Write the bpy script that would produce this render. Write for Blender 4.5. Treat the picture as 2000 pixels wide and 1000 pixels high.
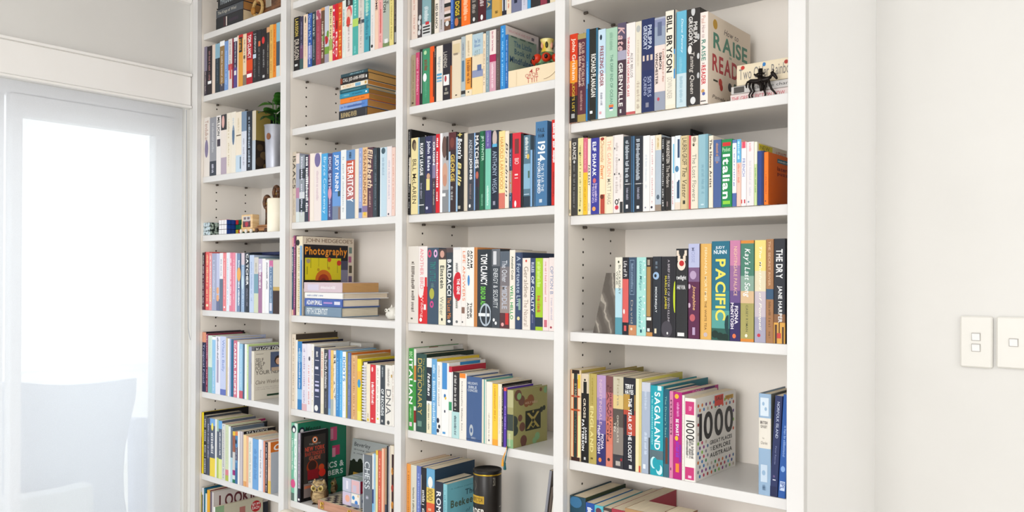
import bpy, math, random, zlib
import numpy as np
from mathutils import Matrix, Vector
random.seed(7)
for o in list(bpy.data.objects): bpy.data.objects.remove(o)
SC = bpy.context.scene; COL = SC.collection
W0, EYE = 1.58, 1.45                       # distance camera-bookcase front, eye height (m)
# ---------------------------------------------------------------- camera
F, YAW, PITCH, ROLL, SHIFT = 1581.29, 0.69404, 0.0026116, 0.00449, 36.37
_f = np.array([-math.sin(YAW)*math.cos(PITCH), math.cos(YAW)*math.cos(PITCH), math.sin(PITCH)])
_r0 = np.array([math.cos(YAW), math.sin(YAW), 0.0]); _u0 = np.cross(_r0, _f)
_r = math.cos(ROLL)*_r0 + math.sin(ROLL)*_u0; _u = -math.sin(ROLL)*_r0 + math.cos(ROLL)*_u0
cam = bpy.data.cameras.new('camera'); cam.sensor_width = 36; cam.lens = F*36/2000
cam.shift_x = 0; cam.shift_y = SHIFT/2000; cam.clip_start = .02
co = bpy.data.objects.new('camera', cam); COL.objects.link(co)
co.matrix_world = Matrix(((_r[0], _u[0], -_f[0], 0), (_r[1], _u[1], -_f[1], 0), (_r[2], _u[2], -_f[2], EYE), (0, 0, 0, 1)))
SC.camera = co
# ---------------------------------------------------------------- world, fill lights, exposure
w = bpy.data.worlds.new('overcast_sky'); SC.world = w; w.use_nodes = True
bg = w.node_tree.nodes['Background']; bg.inputs[0].default_value = (0.93, 0.965, 1.0, 1); bg.inputs[1].default_value = 2.1
def area(name, loc, target, size, energy, color, sy=None):
    l = bpy.data.lights.new(name, 'AREA'); l.energy = energy; l.color = color; l.size = size
    if sy: l.shape = 'RECTANGLE'; l.size_y = sy
    o = bpy.data.objects.new(name, l); COL.objects.link(o); o.location = loc
    d = Vector(target)-Vector(loc); o.rotation_euler = d.to_track_quat('-Z', 'Y').to_euler()
    return o
area('room_fill', (-.5, -1.9, 1.75), (-1.3, 1.6, 1.35), 1.4, 57, (1, .98, .955))  # added area light without a fixture, brightens the shelf interiors from the front
area('side_fill', (2.05, .45, 1.95), (-.6, 1.75, 1.3), 1.1, 19, (1, .995, .985))  # added area light without a fixture, brightens the end panel and right-facing sides
VS = SC.view_settings; VS.view_transform = 'Standard'; VS.look = 'None'; VS.gamma = 1; VS.use_curve_mapping = False
VS.exposure = -0.22
# ---------------------------------------------------------------- helpers
def ray(px, py):
    return _f + _r*(px-1000)/F - _u*(py-500-SHIFT)/F
def atY(px, py, Y):                         # point on the plane at depth Y (metres); z is height above the floor
    d = ray(px, py); p = d*(Y/d[1]); return Vector((p[0], p[1], p[2]+EYE))
def atX(px, py, X):
    d = ray(px, py); p = d*(X/d[0]); return Vector((p[0], p[1], p[2]+EYE))
def lin(h):
    if len(h) == 3: h = ''.join(c*2 for c in h)
    v = [int(h[i:i+2], 16)/255 for i in (0, 2, 4)]
    return [c/12.92 if c <= .04045 else ((c+.055)/1.055)**2.4 for c in v]
_M = {}
def M(h, rough=.42, metal=0, bump=0):
    k = (h, rough, metal, bump)
    if k in _M: return _M[k]
    m = bpy.data.materials.new('paint_'+h); m.use_nodes = True; nt = m.node_tree; b = nt.nodes['Principled BSDF']
    c = lin(h); b.inputs['Base Color'].default_value = (c[0]*.85, c[1]*.85, c[2]*.85, 1)
    b.inputs['Roughness'].default_value = rough; b.inputs['Metallic'].default_value = metal; b.inputs['Specular IOR Level'].default_value = .28
    if bump:
        n = nt.nodes.new('ShaderNodeTexNoise'); n.inputs['Scale'].default_value = bump; n.inputs['Detail'].default_value = 4
        bp = nt.nodes.new('ShaderNodeBump'); bp.inputs['Strength'].default_value = .08; bp.inputs['Distance'].default_value = .01
        nt.links.new(n.outputs['Fac'], bp.inputs['Height']); nt.links.new(bp.outputs['Normal'], b.inputs['Normal'])
    _M[k] = m; return m
def mix_mat(name, h1, h2, scale, rough=.6, stretch=(1, 1, 1), lo=.4, hi=.6, detail=4):
    m = bpy.data.materials.new(name); m.use_nodes = True; nt = m.node_tree; b = nt.nodes['Principled BSDF']
    tc = nt.nodes.new('ShaderNodeTexCoord'); mp = nt.nodes.new('ShaderNodeMapping'); mp.inputs['Scale'].default_value = stretch
    n = nt.nodes.new('ShaderNodeTexNoise'); n.inputs['Scale'].default_value = scale; n.inputs['Detail'].default_value = detail
    r = nt.nodes.new('ShaderNodeValToRGB'); r.color_ramp.elements[0].position = lo; r.color_ramp.elements[1].position = hi
    r.color_ramp.elements[0].color = (*lin(h1), 1); r.color_ramp.elements[1].color = (*lin(h2), 1)
    nt.links.new(tc.outputs['Object'], mp.inputs[0]); nt.links.new(mp.outputs[0], n.inputs['Vector'])
    nt.links.new(n.outputs['Fac'], r.inputs[0]); nt.links.new(r.outputs[0], b.inputs['Base Color'])
    b.inputs['Roughness'].default_value = rough
    return m
PAGE = {}
def page_mat(h):
    if h not in PAGE:
        c = lin(h); dk = ''.join('%02x' % max(0, int(int(h[i:i+2], 16)*.9)) for i in (0, 2, 4))
        PAGE[h] = mix_mat('page_edges_'+h, dk, h, 60, .8, (22, .4, .4), .3, .62, 2)
    return PAGE[h]
class MB:
    def __init__(s): s.v = []; s.f = []; s.m = []; s.mats = []; s.T = None
    def mi(s, mat):
        if mat not in s.mats: s.mats.append(mat)
        return s.mats.index(mat)
    def add(s, vs, fs, mat):
        k = len(s.v); i = s.mi(mat)
        s.v += [tuple(s.T @ Vector(p)) for p in vs] if s.T else [tuple(p) for p in vs]
        s.f += [tuple(a+k for a in f) for f in fs]; s.m += [i]*len(fs)
    def box(s, a, b, mat, bev=0):
        (x0, y0, z0), (x1, y1, z1) = a, b
        if not bev:
            s.add([(x0,y0,z0),(x1,y0,z0),(x1,y1,z0),(x0,y1,z0),(x0,y0,z1),(x1,y0,z1),(x1,y1,z1),(x0,y1,z1)],
                  [(3,2,1,0),(4,5,6,7),(0,1,5,4),(1,2,6,5),(2,3,7,6),(3,0,4,7)], mat); return
        c = [(x0+x1)/2, (y0+y1)/2, (z0+z1)/2]; h = [(x1-x0)/2, (y1-y0)/2, (z1-z0)/2]
        vs = []; idx = {}
        for sx in (-1, 1):
            for sy in (-1, 1):
                for sz in (-1, 1):
                    for ax in range(3):
                        sg = (sx, sy, sz); p = [c[i]+sg[i]*(h[i] if i == ax else h[i]-bev) for i in range(3)]
                        idx[(sx, sy, sz, ax)] = len(vs); vs.append(p)
        fs = []
        for ax in range(3):
            o1, o2 = [i for i in range(3) if i != ax]
            for sg in (-1, 1):
                q = []
                for (a1, a2) in ((-1, -1), (1, -1), (1, 1), (-1, 1)):
                    k = [0, 0, 0]; k[ax] = sg; k[o1] = a1; k[o2] = a2; q.append(idx[(*k, ax)])
                fs.append(q)
            for a1 in (-1, 1):
                for a2 in (-1, 1):
                    k0 = [0, 0, 0]; k1 = [0, 0, 0]; k0[ax] = -1; k1[ax] = 1
                    for k in (k0, k1): k[o1] = a1; k[o2] = a2
                    fs.append([idx[(*k0, o1)], idx[(*k1, o1)], idx[(*k1, o2)], idx[(*k0, o2)]])
        for sx in (-1, 1):
            for sy in (-1, 1):
                for sz in (-1, 1): fs.append([idx[(sx, sy, sz, a)] for a in range(3)])
        s.add(vs, fs, mat)
    def lathe(s, prof, mat, n=28, c=(0, 0, 0), cap=True):
        vs = [(c[0]+r*math.cos(2*math.pi*i/n), c[1]+r*math.sin(2*math.pi*i/n), c[2]+z) for r, z in prof for i in range(n)]
        fs = [(j*n+i, j*n+(i+1) % n, (j+1)*n+(i+1) % n, (j+1)*n+i) for j in range(len(prof)-1) for i in range(n)]
        if cap: fs += [tuple(range(n))[::-1], tuple((len(prof)-1)*n+i for i in range(n))]
        s.add(vs, fs, mat)
    def tube(s, pts, rad, mat, n=8):
        pts = [Vector(p) for p in pts]; rad = rad if isinstance(rad, (list, tuple)) else [rad]*len(pts)
        vs = []; up = Vector((.31, .2, .93))
        for i, p in enumerate(pts):
            d = (pts[min(i+1, len(pts)-1)]-pts[max(i-1, 0)]).normalized()
            a = d.cross(up)
            if a.length < .05: a = d.cross(Vector((1, 0, 0)))
            a.normalize(); b = d.cross(a)
            vs += [p+(a*math.cos(2*math.pi*k/n)+b*math.sin(2*math.pi*k/n))*rad[i] for k in range(n)]
        fs = [(j*n+i, j*n+(i+1) % n, (j+1)*n+(i+1) % n, (j+1)*n+i) for j in range(len(pts)-1) for i in range(n)]
        fs += [tuple(range(n))[::-1], tuple((len(pts)-1)*n+i for i in range(n))]
        s.add(vs, fs, mat)
    def ball(s, c, r, mat, n=14, m=9):
        r = r if isinstance(r, (list, tuple)) else (r, r, r)
        vs = [(c[0]+r[0]*math.sin(math.pi*j/m)*math.cos(2*math.pi*i/n), c[1]+r[1]*math.sin(math.pi*j/m)*math.sin(2*math.pi*i/n), c[2]+r[2]*math.cos(math.pi*j/m)) for j in range(m+1) for i in range(n)]
        fs = [(j*n+i, (j+1)*n+i, (j+1)*n+(i+1) % n, j*n+(i+1) % n) for j in range(m) for i in range(n)]
        s.add(vs, fs, mat)
    def prism(s, poly, y0, y1, mat):        # polygon in x,z extruded along y
        n = len(poly); vs = [(x, y0, z) for x, z in poly]+[(x, y1, z) for x, z in poly]
        s.add(vs, [tuple(range(n)), tuple(range(2*n-1, n-1, -1))]+[(i, n+i, n+(i+1) % n, (i+1) % n) for i in range(n)], mat)
    def build(s, name, parent=None, smooth=False, loc=None):
        me = bpy.data.meshes.new(name); me.from_pydata(s.v, [], s.f)
        for m in s.mats: me.materials.append(m)
        if len(s.mats) > 1: me.polygons.foreach_set('material_index', s.m)
        if smooth: me.polygons.foreach_set('use_smooth', [True]*len(s.f))
        me.update(); o = bpy.data.objects.new(name, me); COL.objects.link(o)
        if parent: o.parent = parent
        if loc: o.location = loc
        return o
def empty(name, loc, rot=(0, 0, 0)):
    o = bpy.data.objects.new(name, None); COL.objects.link(o); o.location = loc; o.rotation_euler = rot; o.empty_display_size = .02
    return o
def tag(o, label=None, cat=None, group=None, kind=None):
    for k, v in (('label', label), ('category', cat), ('group', group), ('kind', kind)):
        if v: o[k] = v
    return o
def simple(name, fn, parent=None, smooth=False):
    b = MB(); fn(b); return b.build(name, parent, smooth)
# ---------------------------------------------------------------- glyphs (letter meshes taken once from the built-in font)
GL = {}
def make_glyphs(text):
    objs = []
    for ch in sorted(set(text)):
        for st in (0, 1):
            cu = bpy.data.curves.new('glyph', 'FONT'); cu.body = ch; cu.size = 1; cu.resolution_u = 5; cu.fill_mode = 'FRONT'
            cu.offset = .026 if st else .004
            o = bpy.data.objects.new('glyph', cu); COL.objects.link(o); objs.append((ch, st, o))
    dg = bpy.context.evaluated_depsgraph_get()
    for ch, st, o in objs:
        e = o.evaluated_get(dg); me = e.to_mesh()
        GL[(ch, st)] = ([(v.co.x, v.co.y) for v in me.vertices], [tuple(p.vertices) for p in me.polygons]); e.to_mesh_clear()
    for ch, st, o in objs:
        cu = o.data; bpy.data.objects.remove(o); bpy.data.curves.remove(cu)
def text2d(t, bold, ital):                  # verts in a 0..1 box, faces
    x = 0; V = []; Fc = []
    for ch in t:
        g = GL.get((ch, 1 if bold else 0))
        if not g or not g[0]: x += .3; continue
        x0 = min(p[0] for p in g[0]); x1 = max(p[0] for p in g[0]); k = len(V)
        V += [(p[0]-x0+x+(p[1]*.25 if ital else 0), p[1]) for p in g[0]]; Fc += [tuple(a+k for a in f) for f in g[1]]
        x += x1-x0+.09
    if not V: return [], []
    a = np.array(V); mn = a.min(0); mx = a.max(0); a = (a-mn)/np.maximum(mx-mn, 1e-6)
    return [tuple(p) for p in a], Fc
def scrib(seed):
    r = random.Random(seed); V = []; Fc = []; x = 0
    while x < 1:
        wv = r.uniform(.012, .03); y0 = r.choice((0, 0, .12)); y1 = r.choice((1, .75, .75))
        if r.random() < .16: x += .03
        else:
            k = len(V); xe = min(x+wv, 1); V += [(x, y0), (xe, y0), (xe, y1), (x, y1)]; Fc.append((k, k+1, k+2, k+3)); x += wv+.011
    return V, Fc
def rng(s):
    a, b = s.split('-') if not s.startswith('-') else s[1:].split('-'); return float(a or 0), float(b)
DZ = .00002
def prints(b, toks, mp, W, H):
    """flat print: mp(u, v, k) maps u right (0..1), v down (0..1), layer k to 3-D; W, H real size"""
    k = -1
    for t in toks:
        kind = t[0]; k += kind != 'd'; p = t[1:].split('=')
        mat = M(p[1]) if kind != 'b' else None
        if kind == 'r':
            v0, v1 = rng(p[0]); u0, u1 = rng(p[2]) if len(p) > 2 else (.1, .9)
            n = 5; vs = []
            for i in range(n+1): u = u0+(u1-u0)*i/n; vs += [mp(u, v0, k), mp(u, v1, k)]
            b.add(vs, [(2*i, 2*i+1, 2*i+3, 2*i+2) for i in range(n)], mat)
        elif kind in 'od':
            v = float(p[0]); u = float(p[2]); rx = float(p[3])*(W if len(p) > 4 else H); ry = float(p[4])*W if len(p) > 4 else rx
            n = 18; b.add([mp(min(max(u+rx/W*math.cos(6.2832*i/n), .02), .98), min(max(v+ry/H*math.sin(6.2832*i/n), .003), .997), k) for i in range(n)], [tuple(range(n))], mat)
        elif kind in 't~':
            v0, v1 = rng(p[0]); op = ''; u0, u1 = (.22, .78) if kind == 't' else (.34, .66)
            rest = p[3:] if kind == 't' else p[2:]
            for q in rest:
                if q[:1] in '0123456789.' and '-' in q: u0, u1 = rng(q)
                else: op += q
            if kind == 't': V, Fc = text2d(p[2].replace('_', ' '), 'B' in op, 'I' in op)
            else: V, Fc = scrib(zlib.crc32((t+str(k)).encode())); V = [(x, y) for x, y in V]
            if not V: continue
            if 'H' in op: vs = [mp(u0+(u1-u0)*x, v1+(v0-v1)*y, k) for x, y in V]
            else: vs = [mp(u0+(u1-u0)*y, v0+(v1-v0)*x, k) for x, y in V]   # reads downwards, letter tops to the right
            b.add(vs, Fc, mat)
def cname(h):
    P = {'white':'f4f2ee','cream':'efe2c8','grey':'a8a8a8','charcoal':'4a4a4e','black':'1e1c1c','navy':'2c3458','blue':'3a70b4','pale-blue':'b4cce0','sky-blue':'6ab4e4','slate':'5a6c84','teal':'2a8090','aqua':'7cc0c0','mint':'a8d4c0','green':'3a8858','dark-green':'25483e','olive':'9c9450','lime':'b4d040','yellow':'f0d838','gold':'d8a84c','tan':'b89468','orange':'ee7c20','peach':'f4c4a0','coral':'e87060','red':'cc2430','maroon':'5e2430','pink':'e898a8','rose':'b04c60','magenta':'b8207c','purple':'5a3aa8','mauve':'a080a8','lavender':'b8bcdc','indigo':'3c3c90','brown':'5c4434'}
    def lab(x):
        r, g, b = lin(x); X = (.4124*r+.3576*g+.1805*b)/.95; Y = .2126*r+.7152*g+.0722*b; Z = (.0193*r+.1192*g+.9505*b)/1.09
        fx, fy, fz = [v**(1/3) if v > .009 else 7.787*v+.138 for v in (X, Y, Z)]
        return np.array([116*fy-16, 500*(fx-fy), 200*(fy-fz)])
    q = lab(h); return min(P, key=lambda n: np.linalg.norm(lab(P[n])-q))
# ---------------------------------------------------------------- one book, built in its own space: spine front at y=0, foot at z=0
def book_mesh(spec, w, h, d, bc, bp, bs, bf):
    """bc cover, bp pages, bs print on spine, bf print on front cover (each an MB)"""
    hard = spec['h']; t = min(.0026 if hard else .0011, w*.16); bul = min(.002, w*.08) if (hard and w > .012) else 0
    base = spec['c']; front = spec['f'] or base
    bands = sorted([(float(a), float(z), c) for a, z, c in spec['b']])
    cuts = sorted({0., 1.} | {a for a, _, _ in bands} | {z for _, z, _ in bands})
    hw = w/2-.00015; r = min(.0016, w*.18)
    if bul: out = [(-hw, d), (-hw, .0105), (-hw+.0004, .0075), (-hw, .0035)]+[(-hw*.99*math.cos(math.pi*(i)/6), -bul*math.sin(math.pi*i/6)+.001) for i in range(0, 7)]+[(hw, .0035), (hw-.0004, .0075), (hw, .0105), (hw, d)]; ns = (3, len(out)-5)
    else: out = [(-hw, d), (-hw, r), (-hw+r*.35, r*.3), (-hw+r, 0), (hw-r, 0), (hw-r*.35, r*.3), (hw, r), (hw, d)]; ns = (1, 6)
    inn = [(-hw+t, d), (-hw+t, t+.001)]+[(hw-t, t+.001), (hw-t, d)]
    n = len(out); lev = [h*(1-c) for c in cuts]
    def colr(j, k):
        if j < ns[0]: return base if not spec['f'] else spec['f']
        if j >= ns[1]: return front
        mid = (cuts[k]+cuts[k+1])/2
        for a, z, c in bands:
            if a <= mid <= z: return c
        return base
    vs = [(x, y, z) for z in lev for x, y in out]; k0 = len(bc.v); groups = {}
    for k in range(len(lev)-1):
        for j in range(n-1): groups.setdefault(colr(j, k), []).append((k*n+j, k*n+j+1, (k+1)*n+j+1, (k+1)*n+j))
    first = True
    for c, fs in groups.items():
        used = sorted({i for f in fs for i in f}); mpx = {o: i for i, o in enumerate(used)}
        bc.add([vs[i] for i in used], [tuple(mpx[i] for i in f) for f in fs], M(c))
    # inner faces and rims
    iv = [(x, y, z) for z in (h, 0) for x, y in inn]
    bc.add(iv, [(0, 4, 5, 1), (1, 5, 6, 2), (2, 6, 7, 3)], M(base))
    for z in (h, 0):
        o2 = [(x, y, z) for x, y in out]; i2 = [(x, y, z) for x, y in inn]; a = len(o2)
        m = (a)//2
        bc.add(o2+i2, [tuple([0]+list(range(1, ns[0]+1))+[a+1, a]), tuple(list(range(ns[0], ns[1]+1))+[a+2, a+1]), tuple(list(range(ns[1], a))+[a+3, a+2])], M(front if z and spec['f'] else base))
    bc.add([(-hw, d, 0), (-hw+t, d, 0), (-hw+t, d, h), (-hw, d, h), (hw-t, d, 0), (hw, d, 0), (hw, d, h), (hw-t, d, h)], [(0, 1, 2, 3), (4, 5, 6, 7)], M(front))
    g = .003 if hard else .0004
    if hw-t > .0006: bp.box((-hw+t, t+.001, g), (hw-t, d-(.0035 if hard else .0007), h-g), page_mat(spec['P']))
    def ms(u, v, k):
        x = (u-.5)*2*hw*.97
        y = (.001-bul) if bul else (0 if abs(x) < hw-r else (abs(x)-hw+r)*.4)
        return (x, y-.00012-DZ*k, h*(1-v))
    prints(bs, spec['s'], ms, w, h)  # one slate spine's black edge strip is a painted page shadow
    prints(bf, spec['F'], lambda u, v, k: (hw+.00012+DZ*k, d*u, h*(1-v)), d, h)
def F_tokens(lst):                          # cover tokens give text along u, so mark them upright
    out = []
    for t in lst:
        if t[0] == 't':
            p = t.split('='); out.append('='.join(p[:3]+(p[3:] or ['.1-.9'])+['H']))
        else: out.append(t)
    return out
def parse(tokens):
    s = dict(c='888888', b=[], s=[], F=[], f=None, h=False, P='efe0c4', d=None, e=None, n=None, x0=None, i=0, L=0)
    s['c'] = tokens[0]
    for t in tokens[1:]:
        if t == 'h': s['h'] = True
        elif t[:2] == 'n=': s['n'] = t[2:].replace('_', ' ')
        elif t[:2] in ('f=', 'P='): s[t[0]] = t[2:]
        elif t[:2] in ('d=', 'e=', 'i=', 'L='): s[t[0]] = float(t[2:])
        elif t[:3] == 'x0=': s['x0'] = float(t[3:])
        elif t[0] == 'F': s['F'].append(t[1:])
        elif t[0] == 'b': a, c = t[1:].split('='); r = rng(a); s['b'].append((r[0], r[1], c))
        else: s['s'].append(t)
    s['F'] = F_tokens(s['F'])
    return s
EXTRA_CHARS = "1000GREATPLACESEXPLOREAUSTRALIASALEUPDATED ABCDEFGHIJKLMNOPQRSTUVWXYZabcdefghijklmnopqrstuvwxyz0123456789&+-.$'"
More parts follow.
